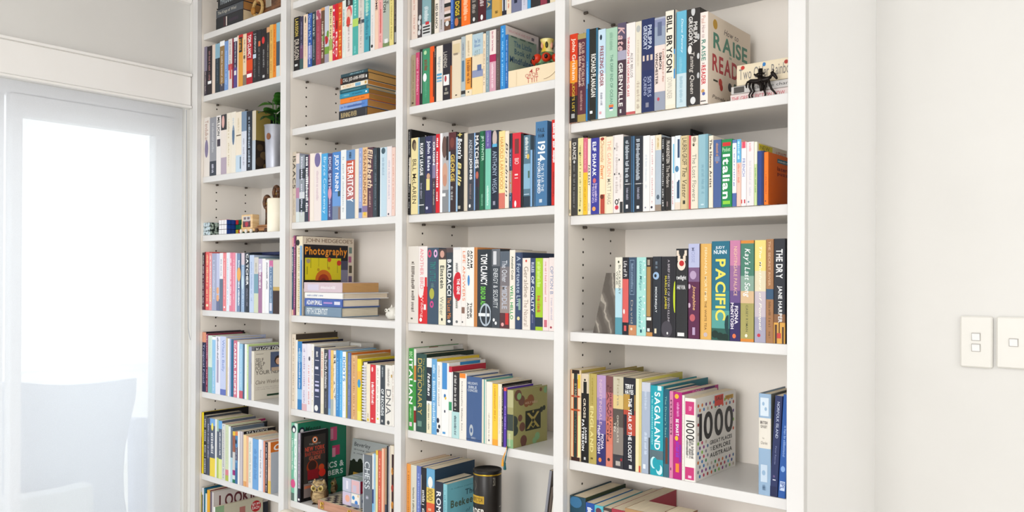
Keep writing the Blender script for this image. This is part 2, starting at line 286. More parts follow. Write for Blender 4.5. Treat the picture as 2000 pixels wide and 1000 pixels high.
DATA = """
#1 L2 0 396.5
402 92 8a8296 b.5-1=3a3340 ~.5-.95=cbb
412 91 2a2228 ~.1-.7=a77 r.72-.78=fff=.2-.9
418 88 ecd8c8
427 86 26343e b0-.3=8fb8cc ~.3-.8=567
436 81 9a7a4a b0-.1=fff b.85-1=445 ~.2-.9=dcb
443.6 81 7aa0d8 ~.2-.9=acf
451 77 eadfd8 b.5-.62=c55 ~.05-.5=988 r.55-.8=d66=.4-.9
454 76 8a1f35
461 74 3a3450 b0-.08=eee b.6-1=5a4a90 ~.1-.6=ccd r.66-.75=eee=.2-.8
472 69 e8a13c r.0-1=f5e2c8=.0-.25 b0-.08=c33 r.05-.34=222=.35-.9 ~.08-.3=e8a13c=.25-.75
479 67 f0d9b8 b.8-1=887766 ~.1-.6=876 r.42-.48=654=.2-.7
491 64 b8202e t.05-.5=fff=TOM_CLANCY=B b.53-.74=e2501e r.8-.87=fff=.1-.9 n=orange_flame_band
500 61 26262a t.05-.42=ddd=J_GRISHAM r.45-.53=cde=.1-.8 ~.55-.9=777
508 59 222226 r.22-.32=e07040=.3-.8 ~.35-.9=777
518 57 201c20 o.22=d33=.4=.28=.4 ~.4-.75=999 r.9-.95=ccc=.3-.7
524 54 3a3432 b0-.1=d8a070 ~.3-.9=998
531 49 e6b65e ~.1-.9=b98030
537 48 ee8a1e ~.1-.9=c8660f
544 45 40586a b0-.35=8fc0d0 b.8-1=cdd
547.6 43 f0dcc8
#1 L3 0 396.5
408 230 eee6de t.05-.4=b08878=Tendulkar o.53=8a80a0=.5=.3=.8
421 229.6 9a9ba2 ~.1-.6=c6c6cc b.75-1=3d4450 ~.8-.95=dde
430 226 f2ece8 t.03-.34=222=MILLION=B r.4-.52=443a48=.2-.9
441 224 f1e6dd b0-.26=3a3a3e o.12=e8b8b0=.4=.25=.6 b.72-1=b8a8b8
450 221 f3ead9 ~.1-.9=d8c8a8
459 219 f3ebdc o.38=5f7896=.5=.28=1.2 ~.1-.3=bcd
470 219 f4e8d4 b.72-1=c8dcec r.38-.4=765=.1-.95 ~.1-.35=dca r.75-.95=345=.8-.95
480 218 dde2ee b0-.33=7c93ad ~.45-.9=aab
491 217 1c2432 ~.1-.95=bcd
498 216.6 d8cdb8 b.5-1=c0ccd8 e=526 f=a08a4a Fr.5-1=30271f=0-1 Fo.62=50402c=.3=.06 Fo.75=6a5638=.55=.07 Fo.86=4a3a2a=.3=.08 Fo.93=77603e=.7=.05 n=gold_and_brown_cover
#1 L5 -.3 392
399.5 493.5 5e3a4a b0-.2=3a2c30 ~.02-.95=eee
401.7 492 7a0f1c
408.5 492 f06a6a ~.05-.85=ffcf9f=.25-.75 r.9-.94=fec=.2-.8
413.7 494 f0a0a0 ~.05-.9=fff b.6-.85=f0b088
422.7 495 aab0cc ~.1-.8=d8dcf0
428.7 495 c8cdea b.8-1=70789a o.65=f0b080=.5=.5=.6 o.78=f0b080=.5=.5=.6
435.5 494 6a7a90 b0-.45=f4f4f8 ~.1-.4=88a
442 494 f08a90 ~.1-.8=fcc r.92-.95=fff=.3-.7
448 493.5 eef4fa ~.1-.9=bcd
454 493.5 e888a0 r0-.9=fde=.0-.3 ~.1-.9=fff
459.5 493.5 ee90a4 ~.1-.8=fcd
462.5 494 dde2ee
471 495 7b93b5 r0-1=26324a=.8-1 ~.12-.9=fff o.36=f0b060=.5=.45=.9
479 494 9fb9d8 r0-1=26324a=.85-1 b0-.2=e0d0d8 o.5=d0e8f0=.4=.3=1 ~.2-.9=cfe0f0
487 493.5 27303c t.02-.55=fff=CATCHER=B ~.6-.9=99a
496 498 c4d4ee ~.1-.8=9ab0d8
504.5 502.5 7ba4b4 b0-.3=d8d4cc b.65-1=d4dcc0 ~.1-.28=998
512 505 a8789e b0-.25=c8bcd8 ~.1-.55=fff=.25-.75
518 505 f6f4f2
525.5 507.7 f4f4f8 ~.05-.55=334
533 509 6a86a8 b0-.12=d070a0 ~.1-.8=c8d8e8 r.8-.95=dde=.2-.8
546 507.7 d9d3c4 b.57-1=3a2622 b.5-.57=c8a860
#1 L6 -.2 394.5
403 648.7 2a2e52 b0-.17=e8a080 t.2-.85=b8b8d8=Tropical_Food e=478 h f=3a2c34 n=lavender_lettering
407 652 8a2a4a ~.02-.98=f0c0d0
415 655.5 dcece0 b.55-1=8cc4c4 ~.05-.4=bdb e=490
421.6 658 9ccdf0 b0-.05=fff ~.6-.95=d8ecf8
431 657 eeeefa ~.02-.5=667 r.4-.8=b0a8c0=.3-.7
442 657 cdd6f4 t.06-.6=7890d0=Wheat_Belly b.9-1=6878c0 e=520
445.4 660 cfc0a0
449 661 f6f6f8 ~.5-.9=e8c0d0
452 662 a8b4e0
457 664 1a6a90
464 665 d87a90 t.05-.95=fff=CAESAR_RECIPES=B e=533 f=f4f4f4 Fo.12=c02a2a=.8=.08
468 668 f4f6fa
475 671.6 a0cfee b.86-1=d06070 ~.1-.8=d0e8f8
478.6 672 4a6a88
483 672 f4f6f4
486 673 cfe8a0 ~.1-.7=eef e=545
492 677 9aa0b8 e=575 f=8a8c98 Fr.02-.1=222=.08-1 Ft.025-.095=fff=MAGGIE_DENT=.1-.72=B Fr.3-.7=223=0-.12 n=black_title_strip
497 686 e9e2d4 e=580 f=e6dfd0 Fr.06-.07=99907f=.05-.22 Ft.15-.225=554e48=SELF=.04-.22 Ft.235-.31=554e48=HELP=.04-.25 Ft.32-.395=554e48=FOR=.04-.2 Ft.405-.485=554e48=YOUR_NERVES=.04-.8 Ft.6-.68=8a7e70=Claire_Weekes=.04-.6=I Fr.04-.43=5a6888=.38-.76 Fo.22=3a2a22=.57=.1 Fo.24=e8b898=.57=.07 Fr.36-.43=d0b8a0=.4-.74 Ft.74-.76=a99=relief_from_stress_and_panic=.04-.8 Ft.78-.8=a99=self_help_for_nervous_illness=.04-.8 Fr.9-.94=2c4a34=.3-.9 n=self_help_cover
#1 L7 -.3 389.8
391.8 805 8a3a20 b0-.4=d8b070
399.5 805 f2d81a ~.3-.9=c0a010 e=487 h f=15151a n=bright_yellow_spine
406 812 4a4d55 ~.03-.97=e8e8ec r.2-.24=222=.1-.9 r.45-.5=222=.1-.9 r.7-.73=222=.1-.9
411.5 817 4a5068 ~.1-.7=ccd e=480 f=222830
421.6 818 5a6478 b0-.12=7fb0e6 ~.25-.6=fff=.25-.75 b.68-1=f4d94a o.14=fe6=.5=.2=.4
425 819 f2f2f0
428.5 820 b8cc60 b0-.2=a8c8b8 b.2-.65=606878
435 822 606a7c b0-.14=6fb0ea b.66-1=e8f0a0 ~.2-.62=fff
442 828 dcdcd8 ~.02-.98=99a e=520 f=b02a68
448 830 d7e0b8 b.8-.9=e08890 b.9-1=b8c050 ~.1-.7=bcb
452 833 f0f4f6 e=524 f=20222a
456 835 6a7888 b.55-1=b8dce8
461 843 9ab0b4 b0-.08=f0c83c b.08-.4=a0604a b.4-.75=d8d4d0 b.75-.85=a02878 b.85-.93=dfe6e0 b.93-1=1f7a5c
466 843 4c86b8 b0-.08=e08a50 o.2=123=.4=.3=.5 b.3-.55=3a3c60 b.7-1=3a6ea0 ~.3-.6=cde
470 843 f4f2ee
477 843 b4aab0 r0-1=e0d8dc=.3-.6 e=540 f=16161a Ft.01-.06=ddd=STATISTICS=.1-.75=B n=black_statistics_cover
483 850 f8d8a0 b.9-1=e8a868
487 852 f0b890
495 855 f0ece6 ~.05-.9=c0c4b0 r.1-.9=d8e4c8=.1-.3
506.6 858 72aae0 ~.2-.8=5a90cc=.25-.75
516 859 f2f2f6 ~.2-.75=99a r0-1=cdd8f0=.8-1
519.4 862 e89a80
525 864 3a2c34 ~.02-.97=d8d0d0 e=560 f=d8b890
530.5 864 f2c8a8 ~.05-.5=d8a080 b.75-1=e8c060 e=590 f=c4ccd8 Fr0-.2=e0782a=0-1 Ft.05-.17=fff=Cook=.1-.9=BI n=orange_topped_cover
#1 L8 -.3 392
396.5 962 b8a83a
400.5 953 3a444c b0-.1=d8d8d8 r0-1=e8e8ea=.6-1
403.5 955 1f7090 e=470 h
406.8 965 dfe8e4
412.5 958 f0b020 e=470 f=8a2030
416 961 6a5a6c
419.5 962 d8d0ce e=526 h f=ccc4c0 Ft.06-.23=5a1f28=LOOKING=.1-.98=B Ft.2-.28=333=FAT=.45-.72=I Fr.3-1=1c2230=0-1 Fo.3=182028=.22=.07 Fo.28=182028=.55=.05 Fo.28=182028=.85=.05 n=maroon_looking_title
423 991 f4f4f0 e=516 f=c8c2ac Fr0-1=8fb088=0-.18 Fo.15=b82028=.85=.1 Ft.09-.14=fff=$7.99=.77-.93 Ft.15-.2=fff=EACH=.77-.92 Fr.1-.3=b07068=.5-.62 n=red_price_sticker
#2 L2 0 571.5
583 34 1e1a1c t.03-.36=d8c060=LARSSON=B t.42-.8=cabeb0=DRAGON=B=.1-.9 r.88-.92=ddd=.2-.7
590 33 3a3550 ~.1-.6=88a b.55-.8=70486a b.8-1=3a5a5c
598.5 29 f0d8c0 o.1=443=.5=.15=.5 ~.2-.8=d8b898
607 27 2f5aa8 t.04-.5=bcd6f0=Dervla_McT b.6-.85=8a90c8 ~.55-.95=dce4f8
614.6 24 2d3a40 ~.04-.45=c8d4cc=.25-.75 ~.5-.9=9aaab0
624.4 20 a84858 b0-.17=e0b8b8 o.06=b05068=.4=.3=.4 o.12=b05068=.7=.3=.4 ~.3-.9=c06878
631.4 16 6a4c38 b0-.05=e0a060 ~.25-.9=e8dcc8=.25-.75 r.5-.6=6a9a40=.5-.9
640 13 c8ccd8 o.6=b8242c=.4=.5=.6 b.72-.85=7aa040 b.85-1=a098a8 o.5=6a9a30=.8=.3=.5
647 12.6 f0e0a8 t.05-.6=332=Marian_Keyes=B b.6-.8=a0b060
652.4 10 d0204a t.2-.9=fff=ONE_DAY o.1=fff=.5=.3=.3
658 8 d81f1c r.3-.45=801010=.3-.8 t.5-.95=fdd=RED=B
665.7 6 d8501e t.03-.95=f0b850=THE_HELP
672.7 2 e4ece4 ~.15-.45=6a9a98=.25-.75 ~.5-.9=bcc
686 -6 ece4e0 b0-.16=3a3434 o.26=e06060=.55=.4=.6 o.33=e8c8b0=.45=.35=.7 o.42=d84840=.4=.3=.5 r.47-.48=543=.05-.95 ~.03-.14=ccc ~.5-.95=b0a0a0
697 -10 4fb0a8 b.4-.53=b8d868 ~.05-.35=bfe ~.85-.97=8dd
708.5 -12 ddd5cc b.44-.5=4a5460 ~.05-.9=b8b0a8 r.4-.46=432=.1-.4
721 -15 58b8b4 b.32-1=48a4b4 ~.05-.4=c8ecd8=.25-.75 ~.4-.8=2a7a90=.25-.75 r.75-1=1e4a50=.85-1
729.5 -18 eae4e0 ~.4-.9=ccc o.93=222=.4=.25=.25
736.5 -20 f4d0b8 t.05-.35=4a2a3a=HOME=B
745 -22 f0b0ac r.35-.75=d86058=.4-.7 ~.1-.9=d07070
758 -25 b4bcb0 t.02-.42=2a2c28=MORTON=B=.1-.5 t.02-.3=2a2c28=KATE==.55-.9 b.93-1=7a9060 r.87-.94=eee=.3-.8
766.6 -28 e8d888 ~.1-.9=b0a050
772.8 -30 3c3632 r.8-.97=aaa=.3-.8 ~.1-.7=877
#2 L4 0 568.5
577 297 d8cbb8 t.06-.52=4a4640=ISAACS=B=.1-.95 ~.6-.9=a98
583.4 299.7 aab0c4 b0-.15=f0e0d8 b.5-.65=c08aa8 b.85-1=dfe8e8
594 304 98a0a8 b.2-.35=3a4248 b.55-.65=d8dce0 b.65-.85=2c3a42 b.85-1=d0d4d0 ~.02-.9=dde
604 303 32374a ~.03-.85=fff=.25-.75 r0-1=9a5a70=.82-1
612 300 f4e8dc
626.6 299 f0e4e0 o.1=7a70a0=.5=.4=.6 ~.25-.7=d8c0c8
639 300 4aa8e0 t.05-.9=c8ecff=Bryce_Courtenay
648 300 4a4c7c t.05-.55=d8d8f0=DICK_SMITH=B o.6=e0a0b8=.5=.4=.8 ~.68-.95=cce
664.4 297 4f88cc t.04-.58=f4f8ff=JUDY_NUNN=B b.6-.8=6a9ad8 b.8-1=7a88a0 r.58-.66=2a4a50=.7-1 r.82-1=8a7068=.75-1
675 293 eef0f0 ~.1-.9=bcc4c8
692 293 6f98c8 b.15-.4=c85a44 b.4-.72=b86a68 b.72-1=6a88a8 t.17-.76=fff=TERRITORY=B=.15-.85 ~.03-.12=123 n=territory_lettering
699.5 291 f2e4d0 r.0-1=e8ded0=.1-.3
706.7 289 98a8d8 ~.05-.8=c8d0f0 r.86-.92=3a4a70=.1-.9
716.6 288 e8c090 t.03-.8=9a6848=SUSAN_DUNCAN=B=.2-.8 b.83-.92=8a78a0 r.92-.97=e8c040=.3-.8
727.4 288 5c3a48 t.02-.58=f0d8b8=Elizabeth=BI=.05-.95 ~.62-.85=d0b0a0
738 289 3a4650 r0-1=15181c=.75-1 ~.1-.9=66747e
754.5 288 c4dbe8 x0=741 o.05=48606c=.5=.3=.3 r0-1=e4eef4=.05-.2 ~.15-.4=9ab4c8
764 286 f0e4e4 ~.2-.75=c8c0d0 o.97=445=.4=.15=.15
771 288 f0d0c4 ~.1-.9=e0a898
#2 L5 0 566.5
573 464 1c4a6a b0-.12=f0b0b0 ~.15-.45=fff=.25-.75 ~.5-.75=9bc b.93-1=f0c8b0 d=17
578.5 460 a0527e r0-1=3a2030=.7-1 ~.1-.9=d8a0c8 d=15 e=668 f=4a3034
590.5 461.5 efe4c8 r.12-1=8ab4dc=.66-1 r.3-1=3f7cc0=.82-1 ~.15-.95=c8b890 o.08=333=.3=.3=.3 e=691 h f=eadcc8 Ft.02-.085=8a7058=JOHN_HEDGECOE'S=.06-.97 Fr.1-.66=1c1a20=.02-.88 Fr.36-.6=8a88a0=.74-.88 Fr.3-.42=4a4a60=.74-.88 Ft.13-.26=f59a2a=Photography=.05-.86=B Fr.27-.55=e8d820=.05-.74 Fr.27-.4=b0a818=.15-.165 Fr.27-.38=b8b020=.3-.31 Fr.28-.4=a8a018=.47-.48 Fr.33-.46=b8b020=.66-.675 Fr.38-.48=a8a018=.08-.1 Fo.55=d8701c=.4=.13 Fo.56=b03a18=.4=.085 Fo.565=8a2a14=.4=.04 Fo.42=c8a018=.3=.02 Fo.4=d0a818=.5=.02 Fo.29=d85820=.51=.03 Fo.33=d83820=.7=.035 Fo.31=b0a080=.11=.03 Fr.555-.6=1c1a20=.05-.74 Fr.12-.2=7a9088=.9-.96 Fr.24-.32=b86a90=.89-.95 Fr.36-.46=5a5040=.9-.96 Fr.5-.58=6a5a80=.89-.96 n=photography_cover
#2 L6 0 568.5
578 652.6 e8dccb ~.05-.9=c8b8a0 e=660 f=4a4038
582 664 f4f0e8 e=662 f=dcb84a
590.4 667 2f80c0 b.15-.3=6aa8d8 b.7-.85=8cc0ea ~.1-.7=cde e=671 f=232840
600 671.5 e6e2ee ~.05-.9=b0a8c8 b.9-1=e0b8c0
609 671.5 ece8ee ~.3-.9=e09090 o.22=556=.6=.2=.3
614 672 f2f0ea ~.1-.9=dca
627 677.5 36405c ~.07-.15=fff r.2-.21=dde=.2-.8 r.3-.34=dde=.2-.7 r.42-.425=dde=.15-.85 r.52-.54=cce=.2-.8 r.57-.6=cce=.2-.8 r.64-.68=cce=.2-.8 r.75-.76=cce=.2-.8 o.93=eee=.4=.28=.28 e=646 n=white_chart_print
633.5 680 f0e6d4 ~.05-.45=d05050 b.85-1=e8e0c8 e=700
642 683 3c4048 t.05-.6=e8e8ec=The_Devil's_Arithmetic=B ~.65-.9=889
646.5 683 7a9ad8 b0-.15=a890d0 b.9-1=8ab8e0
652 684 f0c870 ~.2-.6=c89a40 b.75-1=b0b8b0
657 685 e8e4dc t.05-.75=2a2a30=BRILLIANT=B=.05-.95
664 684 3f8ccc ~.1-.9=8fc4f0
669.6 685 5ab4ec ~.1-.9=a8dcff
676.5 687 f2f6f8 t.08-.45=3a90d0=IDIOTS=B=.15-.9 ~.5-.9=bcd e=742 f=3a90b8
679.7 688 b0a048
686.6 689 5a6ca0 r0-1=8a98c0=.4-.6 ~.1-.8=aac e=764 f=d8752a
698.6 694 dcae78 r.0-1=c08a50=.05-.1 r0-1=f0d0a0=.45-.55 ~.05-.95=c89058 e=764 f=c8a050
706.4 701 f0dc28 b.2-.4=f0b848 o.4=3a9ad0=.5=.4=.7 b.85-1=f4e868 e=772 f=e8d030
#2 L6 0 716.6
724 711 f0e4cc o.96=e0c040=.5=.3=.25 ~.85-.92=765
734.7 712.5 d8323c ~.3-.68=fff=.25-.75 o.08=fdd=.4=.15=.3 r.92-.94=fdd=.3-.6
743.7 713.5 f4f0ea ~.05-.9=c8c0b0 r.9-.93=e0d040=.3-.7
753 713.5 3c444c ~.03-.2=b8c0c4 t.4-.85=f0f4f4=OF_RECORDS=B r.92-.96=ccc=.3-.6
767 713.5 f0ece4 t.4-.82=6a6a6c=DNA==.15-.85 ~.05-.35=a09890 o.95=555=.5=.2=.2 r.15-.2=c09a40=.85-1
771 713 f4efe8 ~.1-.6=b09080
#2 L7 0 566.5
583.5 826 7cc4a8 r0-1=d8ece4=.55-1 o.08=234=.45=.35=.35 o.09=fff=.45=.2=.2 ~.2-.6=e8f8f0=.15-.35 t.2-.7=f4fffa=LOGIC=B=.5-.85 o.78=e05a90=.35=.35=.4 b.9-1=607870 e=678 h f=1f7a5c Fo.1=123=.08=.045 Fo.105=ddd=.08=.025 Ft.06-.12=123c30=Mensa=.14-.46=BI Fr.12-.3=d0507a=.66-.8 Fr.14-.28=e090a8=.66-.72 Fr.37-.5=c83a68=.7-.86 Fr.4-.52=e090a8=.7-.77 Ft.58-.66=e8f4ee=LOGICS_&=.3-.95=B Ft.69-.76=e8f4ee=NUMBERS=.3-.93=B Fr.8-.81=153c2c=.3-1 n=green_puzzle_cover
589 846 c8bccc b.8-1=28283a r0-1=6a6470=0-.2 r0-1=100c10=.8-1 ~.1-.78=98a o.96=fff=.5=.3=.25 e=643 h f=0e0c0e Fr.06-.95=38322e=.12-.9 Fr.75-.95=8a7c78=.12-.9 Fo.13=e07030=.51=.05 Fo.13=fff=.51=.032 Fo.13=2a1c18=.51=.022 Ft.175-.2=b8a8a0=THE_NEW=.3-.72 Ft.22-.285=d8523a=NEW_YORK=.16-.87=B Ft.295-.355=b04434=BARTENDER'S=.16-.87=B Ft.365-.42=b86048=GUIDE=.3-.72=B Fo.52=a03a18=.42=.1 Fo.5=38201a=.42=.075 Fr.56-.7=8a1620=.25-.65 Fo.55=c84a20=.75=.05 Fo.63=d83020=.78=.06 Ft.72-.74=eee=OVER_1300_COCKTAILS=.28-.8 Fr.78-.82=c07050=.14-.4 n=framed_dark_cover
#2 L7 0 710.5
729 889 6a7078 r0-1=c8ccd0=0-.1 t.1-.5=dde2e6=CHESS=.2-.75 ~.6-.65=dde e=745
731.5 887 f2f4f4 b.5-.7=30407a b.7-1=7ac0ec d=15
735.5 886 9cc0dc b.8-1=b8ccd8 d=15
740 880 f0e4a8 b0-.06=e8c040 d=15
747 881 d8644c r0-1=a84838=.0-.2 ~.1-.9=f0a090 d=15
753.5 876.5 f4c4a8 r0-1=e09070=.7-1 d=15
757 876 b09070 b.7-1=404858 d=15
763 872 20222c r0-1=c8c4c8=.7-1 d=15
771 871 e8dcc8 r.1-1=3a2020=.5-1 o.3=d08a30=.7=.3=.6 o.5=b03a28=.7=.3=.6 o.7=d08a30=.7=.3=.6 o.88=a02a28=.7=.3=.5 d=15
#3 L2 0 801
813 -22 ead8cc ~.1-.9=d8a898
821.7 -24 4c4446 o.7=ddd=.4=.3=.4 o.8=ccc=.6=.3=.4 o.9=ddd=.4=.3=.4 o.6=ccc=.6=.3=.4
839.6 -27 84aab0 b0-.2=e8b8c0 ~.4-.7=dde8ea=.25-.75 b.75-1=d8d8d8 r.72-.78=c83038=.4-.8 r.8-.83=222=.1-.9 r.86-.89=222=.1-.9 r.92-.95=222=.1-.9
846 -28 3a3a2c ~.3-.9=665
855 -30 f0e6d8 t.4-.9=2c2422=RED_BRANCH=B r.2-.8=c8b090=.0-.15
865 -32 c8c0c4 ~.2-.6=a89ca4 ~.75-.95=776
877.4 -35 e0d0cc b.3-.36=222 b.44-.52=222 b.52-.6=caa898 b.66-.72=221 b.76-.82=b8927c b.82-.9=3a2c2a b.9-1=6a4a3c o.86=ddd=.5=.3=.3
883.7 -37 2c5cae ~.3-.9=88b0e8
898.4 -40 332c28 t.46-.75=e8cc30=DOGS=B b.8-.83=4a6a48 o.88=c8764a=.4=.25=.4 r.0-1=2a4a80=0-.1
916 -45 f2701c ~.4-.78=ffd8b0=.25-.75 ~.8-.9=fc9
931 -48 36302e ~.4-.8=a8a098=.25-.75 o.92=ddd=.5=.15=.2
946.7 -50 4e1822 ~.4-.68=e8d8d8=.25-.75 o.92=fff=.5=.15=.25
958 -53 3a5a70 t.45-.75=d0b878=SEA=B b.8-1=4a7a94
978 -56 d0a450 ~.86-.92=332 r0-1=c89840=.8-1
986.6 -58 c8ccd4 r.5-.9=2a2c40=.3-.7 b.9-1=223
996 -60 ecdcc4 ~.3-.9=c04838
1016 -64 747894 r.7-.8=20243c=.3-.6 ~.1-.5=9a9eb8
1027.5 -66 ccccdc ~.3-.9=aab
1034 -68 4fa0d4
1052.7 -72 2c2a2c r.65-.8=ccc=.4-.7 ~.2-.5=999
1066 -75 8c3448 ~.3-.8=c08090
1071.6 -76 1c1418
1083 -80 e8d8b8
#3 L3 0 801
810 108 a8987c ~.1-.9=8a7a60 r.92-.96=543=.2-.6
817.5 103 c84870 ~.1-.8=f0a0b8=.25-.75
823 96.6 221e20 r.05-.8=bbb=.6-.9
837.5 95.5 3f9068 ~.2-.4=8a3a2a=.25-.75 o.52=fff=.35=.25=.4 ~.6-.9=58a880 o.07=bda=.4=.2=.2
846 91 ee5a1a r.1-.9=3a2018=.8-1
850 90 2c2826 ~.05-.2=bbb
862.7 90 ece4d8 t.2-.45=8a9aa8=Ishiguro r.5-.54=5aa0c8=.1-.9 r.56-.6=5aa0c8=.1-.9 r.62-.65=7ab0d0=.1-.9
877.4 86 28242e t.14-.42=b8b0a8=LANDING=B=.1-.6 r.55-.74=eee=.1-.9 o.62=b04048=.4=.15=.3 ~.78-.84=bba r.86-.9=a09a90=.2-.8
880.5 85 a85a30 b0-.4=2a2430
898.4 79 e6d6bc ~.2-.26=887868=.15-.85 r.94-.96=543=.4-.6 r.06-.22=dcc8a0=.1-.9
907 72 b0bcc0 r.4-.75=5a7a94=.2-.8 ~.1-.35=778 b.9-.96=333
920 68 f0dfc0 b.38-.9=f0a040 ~.42-.8=8a4a20=.25-.75 r.93-.95=443=.4-.6 r.38-.88=222=.88-1 ~.1-.35=c8b090
941 66 b4cbd4 b.35-.6=ead8b8 b.6-.72=8f98b8 b.72-1=f0d8a4 t.08-.16=5a7ab0=New_York=H t.17-.22=5a7ab0=Blues=H t.27-.32=8a9a9a=ART=H t.33-.37=8a9a9a=BEST=H r.52-.62=586c9c=.5-.9 n=beach_scene_spine
946.7 66 f0dcc0 ~.1-.9=a89070
954 61 8aa0a8 ~.05-.95=b8c8cc
966.6 59 f0e2dc ~.02-.35=c8788a b.4-.52=b02a58 b.52-1=d8a4b4 ~.55-.95=f4e0e6
975 55.6 5a4e4c ~.05-.95=7a6c68
985 50.4 2f8ad0 ~.05-.95=8fd0ff e=1050 f=f0e4e0 Ft.05-.09=e0a0a8=BREATHE_IN_AND_OUT=.1-.75 Fr.05-.1=8a8088=.78-.86 Fr.45-.8=d88a30=.85-1 n=white_cover_behind
990.5 68 2a68b0 ~.1-.9=a8c8f0 e=1046 f=94a898 Ft.08-.19=4a7088=The_Little=.2-.82=B Ft.22-.33=44687a=Book_of=.22-.78=B Ft.38-.5=3a5a78=Mindfulness=.06-.96=B Ft.58-.66=34507a=calm=.3-.6=I Fr.0-.03=5a7468=.1-.3 Fr0-.03=5a7468=.4-.6 Fr0-.03=5a7468=.7-.9 n=sage_mindfulness_cover
#3 L4 -.7 795
801.5 253 1c1a1a ~.03-.3=999 r.33-.64=e8dcc8=.55-1 ~.35-.95=aaa e=868 h f=0e0c0c Ft.04-.14=d8d4d0=WILD=.4-.95=B n=wide_black_cover
815.5 269.5 ecdca4 t.28-.86=4a3c2c=BILL_McLAREN o.09=4a3a30=.45=.3=.5 o.12=8a7a60=.55=.2=.4 n=cream_rugby_memoir
829 268 2e3740 r0-1=8ab0d0=0-.2 t.08-.5=fff=RUGBY_LEAGUE=B=.3-.75 ~.6-.8=99a r.88-.89=fff=.1-.9 d=16
843 266 33345a t.06-.45=e8eaf4=John_Eales=B r.55-.7=e8dc90=.2-.7 o.52=c8a080=.5=.25=.3 o.93=dde=.3=.15=.15
850 265 6a5a70 t.08-.38=fff=ORIGIN=B b.36-.55=8a80a0 b.55-1=4a3c4a ~.6-.9=bba
858 262 d81f2c ~.05-.85=fff=.2-.6
875 259.6 b8b4b4 r0-1=f4f6f8=0-.3 o.18=6a5048=.55=.3=.9 o.5=d0a088=.6=.3=.8 o.6=c89078=.6=.25=.5 b.72-1=8a8c90 r.05-.35=302828=.75-1 r.76-.8=eee=.2-.7
889.5 258.5 3a2a2c b0-.22=5a2c30 r.24-1=a8c8e4=0-.25 t.28-.62=e0c060=GEORGE=B=.3-.85 ~.68-.85=bbb o.13=7a4038=.5=.3=.5
905 259.6 1c1a1c r.05-1=9cc0e0=0-.22 t.07-.33=fff=Boots'n=BI=.25-.8 t.37-.68=e8d890=Balls=BI=.25-.7 r.93-.97=b8b0a0=.3-.6 t.0-.05=d8c870=+=B
912 260 d8ccb8
924.6 260.7 3f444e t.08-.32=c8ccd4=ANDREW=.25-.75 t.32-.6=fff=JOHNS=B=.25-.75 ~.65-.85=877 o.94=fff=.4=.15=.2
935.6 259 2a3038 r0-1=8ab0e0=0-.25 t.04-.46=f0ece8=MATCHES=B=.2-.85 o.55=c06858=.6=.25=.5 b.6-.7=3a2a34
946.6 256 1f6a48 r0-1=12503a=.7-1 t.06-.38=c8f0d8=JIM_WINTER ~.8-.95=7ab89a
957.6 255 7cc8b0 b0-.23=6a5aa0 ~.02-.2=b0a8d8 ~.7-.95=e0f8ec
973 255 222c3c o.1=c8b8b0=.5=.3=.8 r.17-.21=5ab0d8=.2-.8 t.26-.8=a8b8cc=ANTHONY_WEGA r.9-.95=99a=.3-.6
985 256 f2dc98 t.08-.75=d88a3c=HAROLD_LARWOOD b.8-1=d87868
993 256 f0e2d0 t.15-.85=2c2622=Bradman=I
999.4 260.7 3a4a60 b0-.2=222c38 b.5-.8=b08060 ~.2-.9=a8c0dc
1016 259.6 d82a3a b0-.08=d83040 r.08-.28=7a3a3a=.3-.8 t.34-.42=fdd=BIO==.3-.8 r.55-.57=fdd=.3-.7 r.6-.61=fdd=.3-.7 o.95=fff=.4=.12=.3
1021.3 261 15161a
1034.6 264 5a7a8c ~.03-.32=e4ecec=.25-.75 b.4-.75=8ab4cc o.3=d8b858=.7=.2=.3 r.5-.6=486858=.7-.95 b.85-1=2a3a48 r.82-.83=cde=.1-.9
1042 265 8ab4dc r0-1=20303c=.6-1 b0-.2=2c3c48
#3 L4 -.7 1044.5
1067.6 237 4a7aa6 t.08-.13=23364c=PAUL=HB=.2-.8 t.145-.195=23364c=HAM=HB=.25-.75 t.24-.47=f4f8fa=1914=B=.2-.85 t.5-.83=d8e4f0=THE_YEAR_THE=.5-.75 t.47-.85=f0f4f8=WORLD_ENDED=B=.2-.45 r.92-.96=c8d4e0=.35-.6 n=1914_in_white
#3 L4 -.7 1076
1084.5 234 d83028 ~.04-.5=fff=.3-.9 ~.6-.9=722
#3 L5 -.5 796.5
817 481 e4ddd4 ~.2-.85=665c54 r.93-.95=665=.3-.5
834.5 481 eee6e2 b.52-1=d8262c o.52=eee6e2=.3=.35=.9 r.4-.55=d8262c=.75-1 t.03-.55=e88890=ANOTHER_BIRD=.2-.6 t.62-.92=fcc=Wilding=.2-.6 r.75-.82=eee=.65-.9 o.95=fff=.3=.15=.15
856.5 484 3f5266 o.075=d0486a=.2=.17=.25 o.075=e8b8e0=.75=.17=.25 o.075=3f5266=.2=.08=.12 o.075=3f5266=.75=.08=.12 t.18-.44=2a8a80=TINY_LITTLE=.25-.75 o.6=b0b048=.42=.22=.35 o.74=d04888=.42=.17=.22 o.74=3f5266=.42=.08=.1 ~.46-.52=688
871 486 ece6cc b0-.14=4a3c3a o.07=d0a090=.5=.3=.35 t.22-.52=3a3a34=Einstein=B t.63-.88=888478=Walter==.2-.7 o.93=333=.5=.12=.15
884.4 484 384048 b0-.06=5a4a48 t.15-.62=fff=BALDACCI=B=.2-.8 t.64-.92=e08848=The_Last_Mile o.95=eee=.5=.25=.15
901 483 eeeae6 o.5=d02030=.62=.6=1.25 t.4-.6=fff=THE_GENE=B=.5-.85 ~.2-.32=666 ~.65-.78=665 o.95=777=.5=.15=.12 r.0-.03=ddd=.1-.9
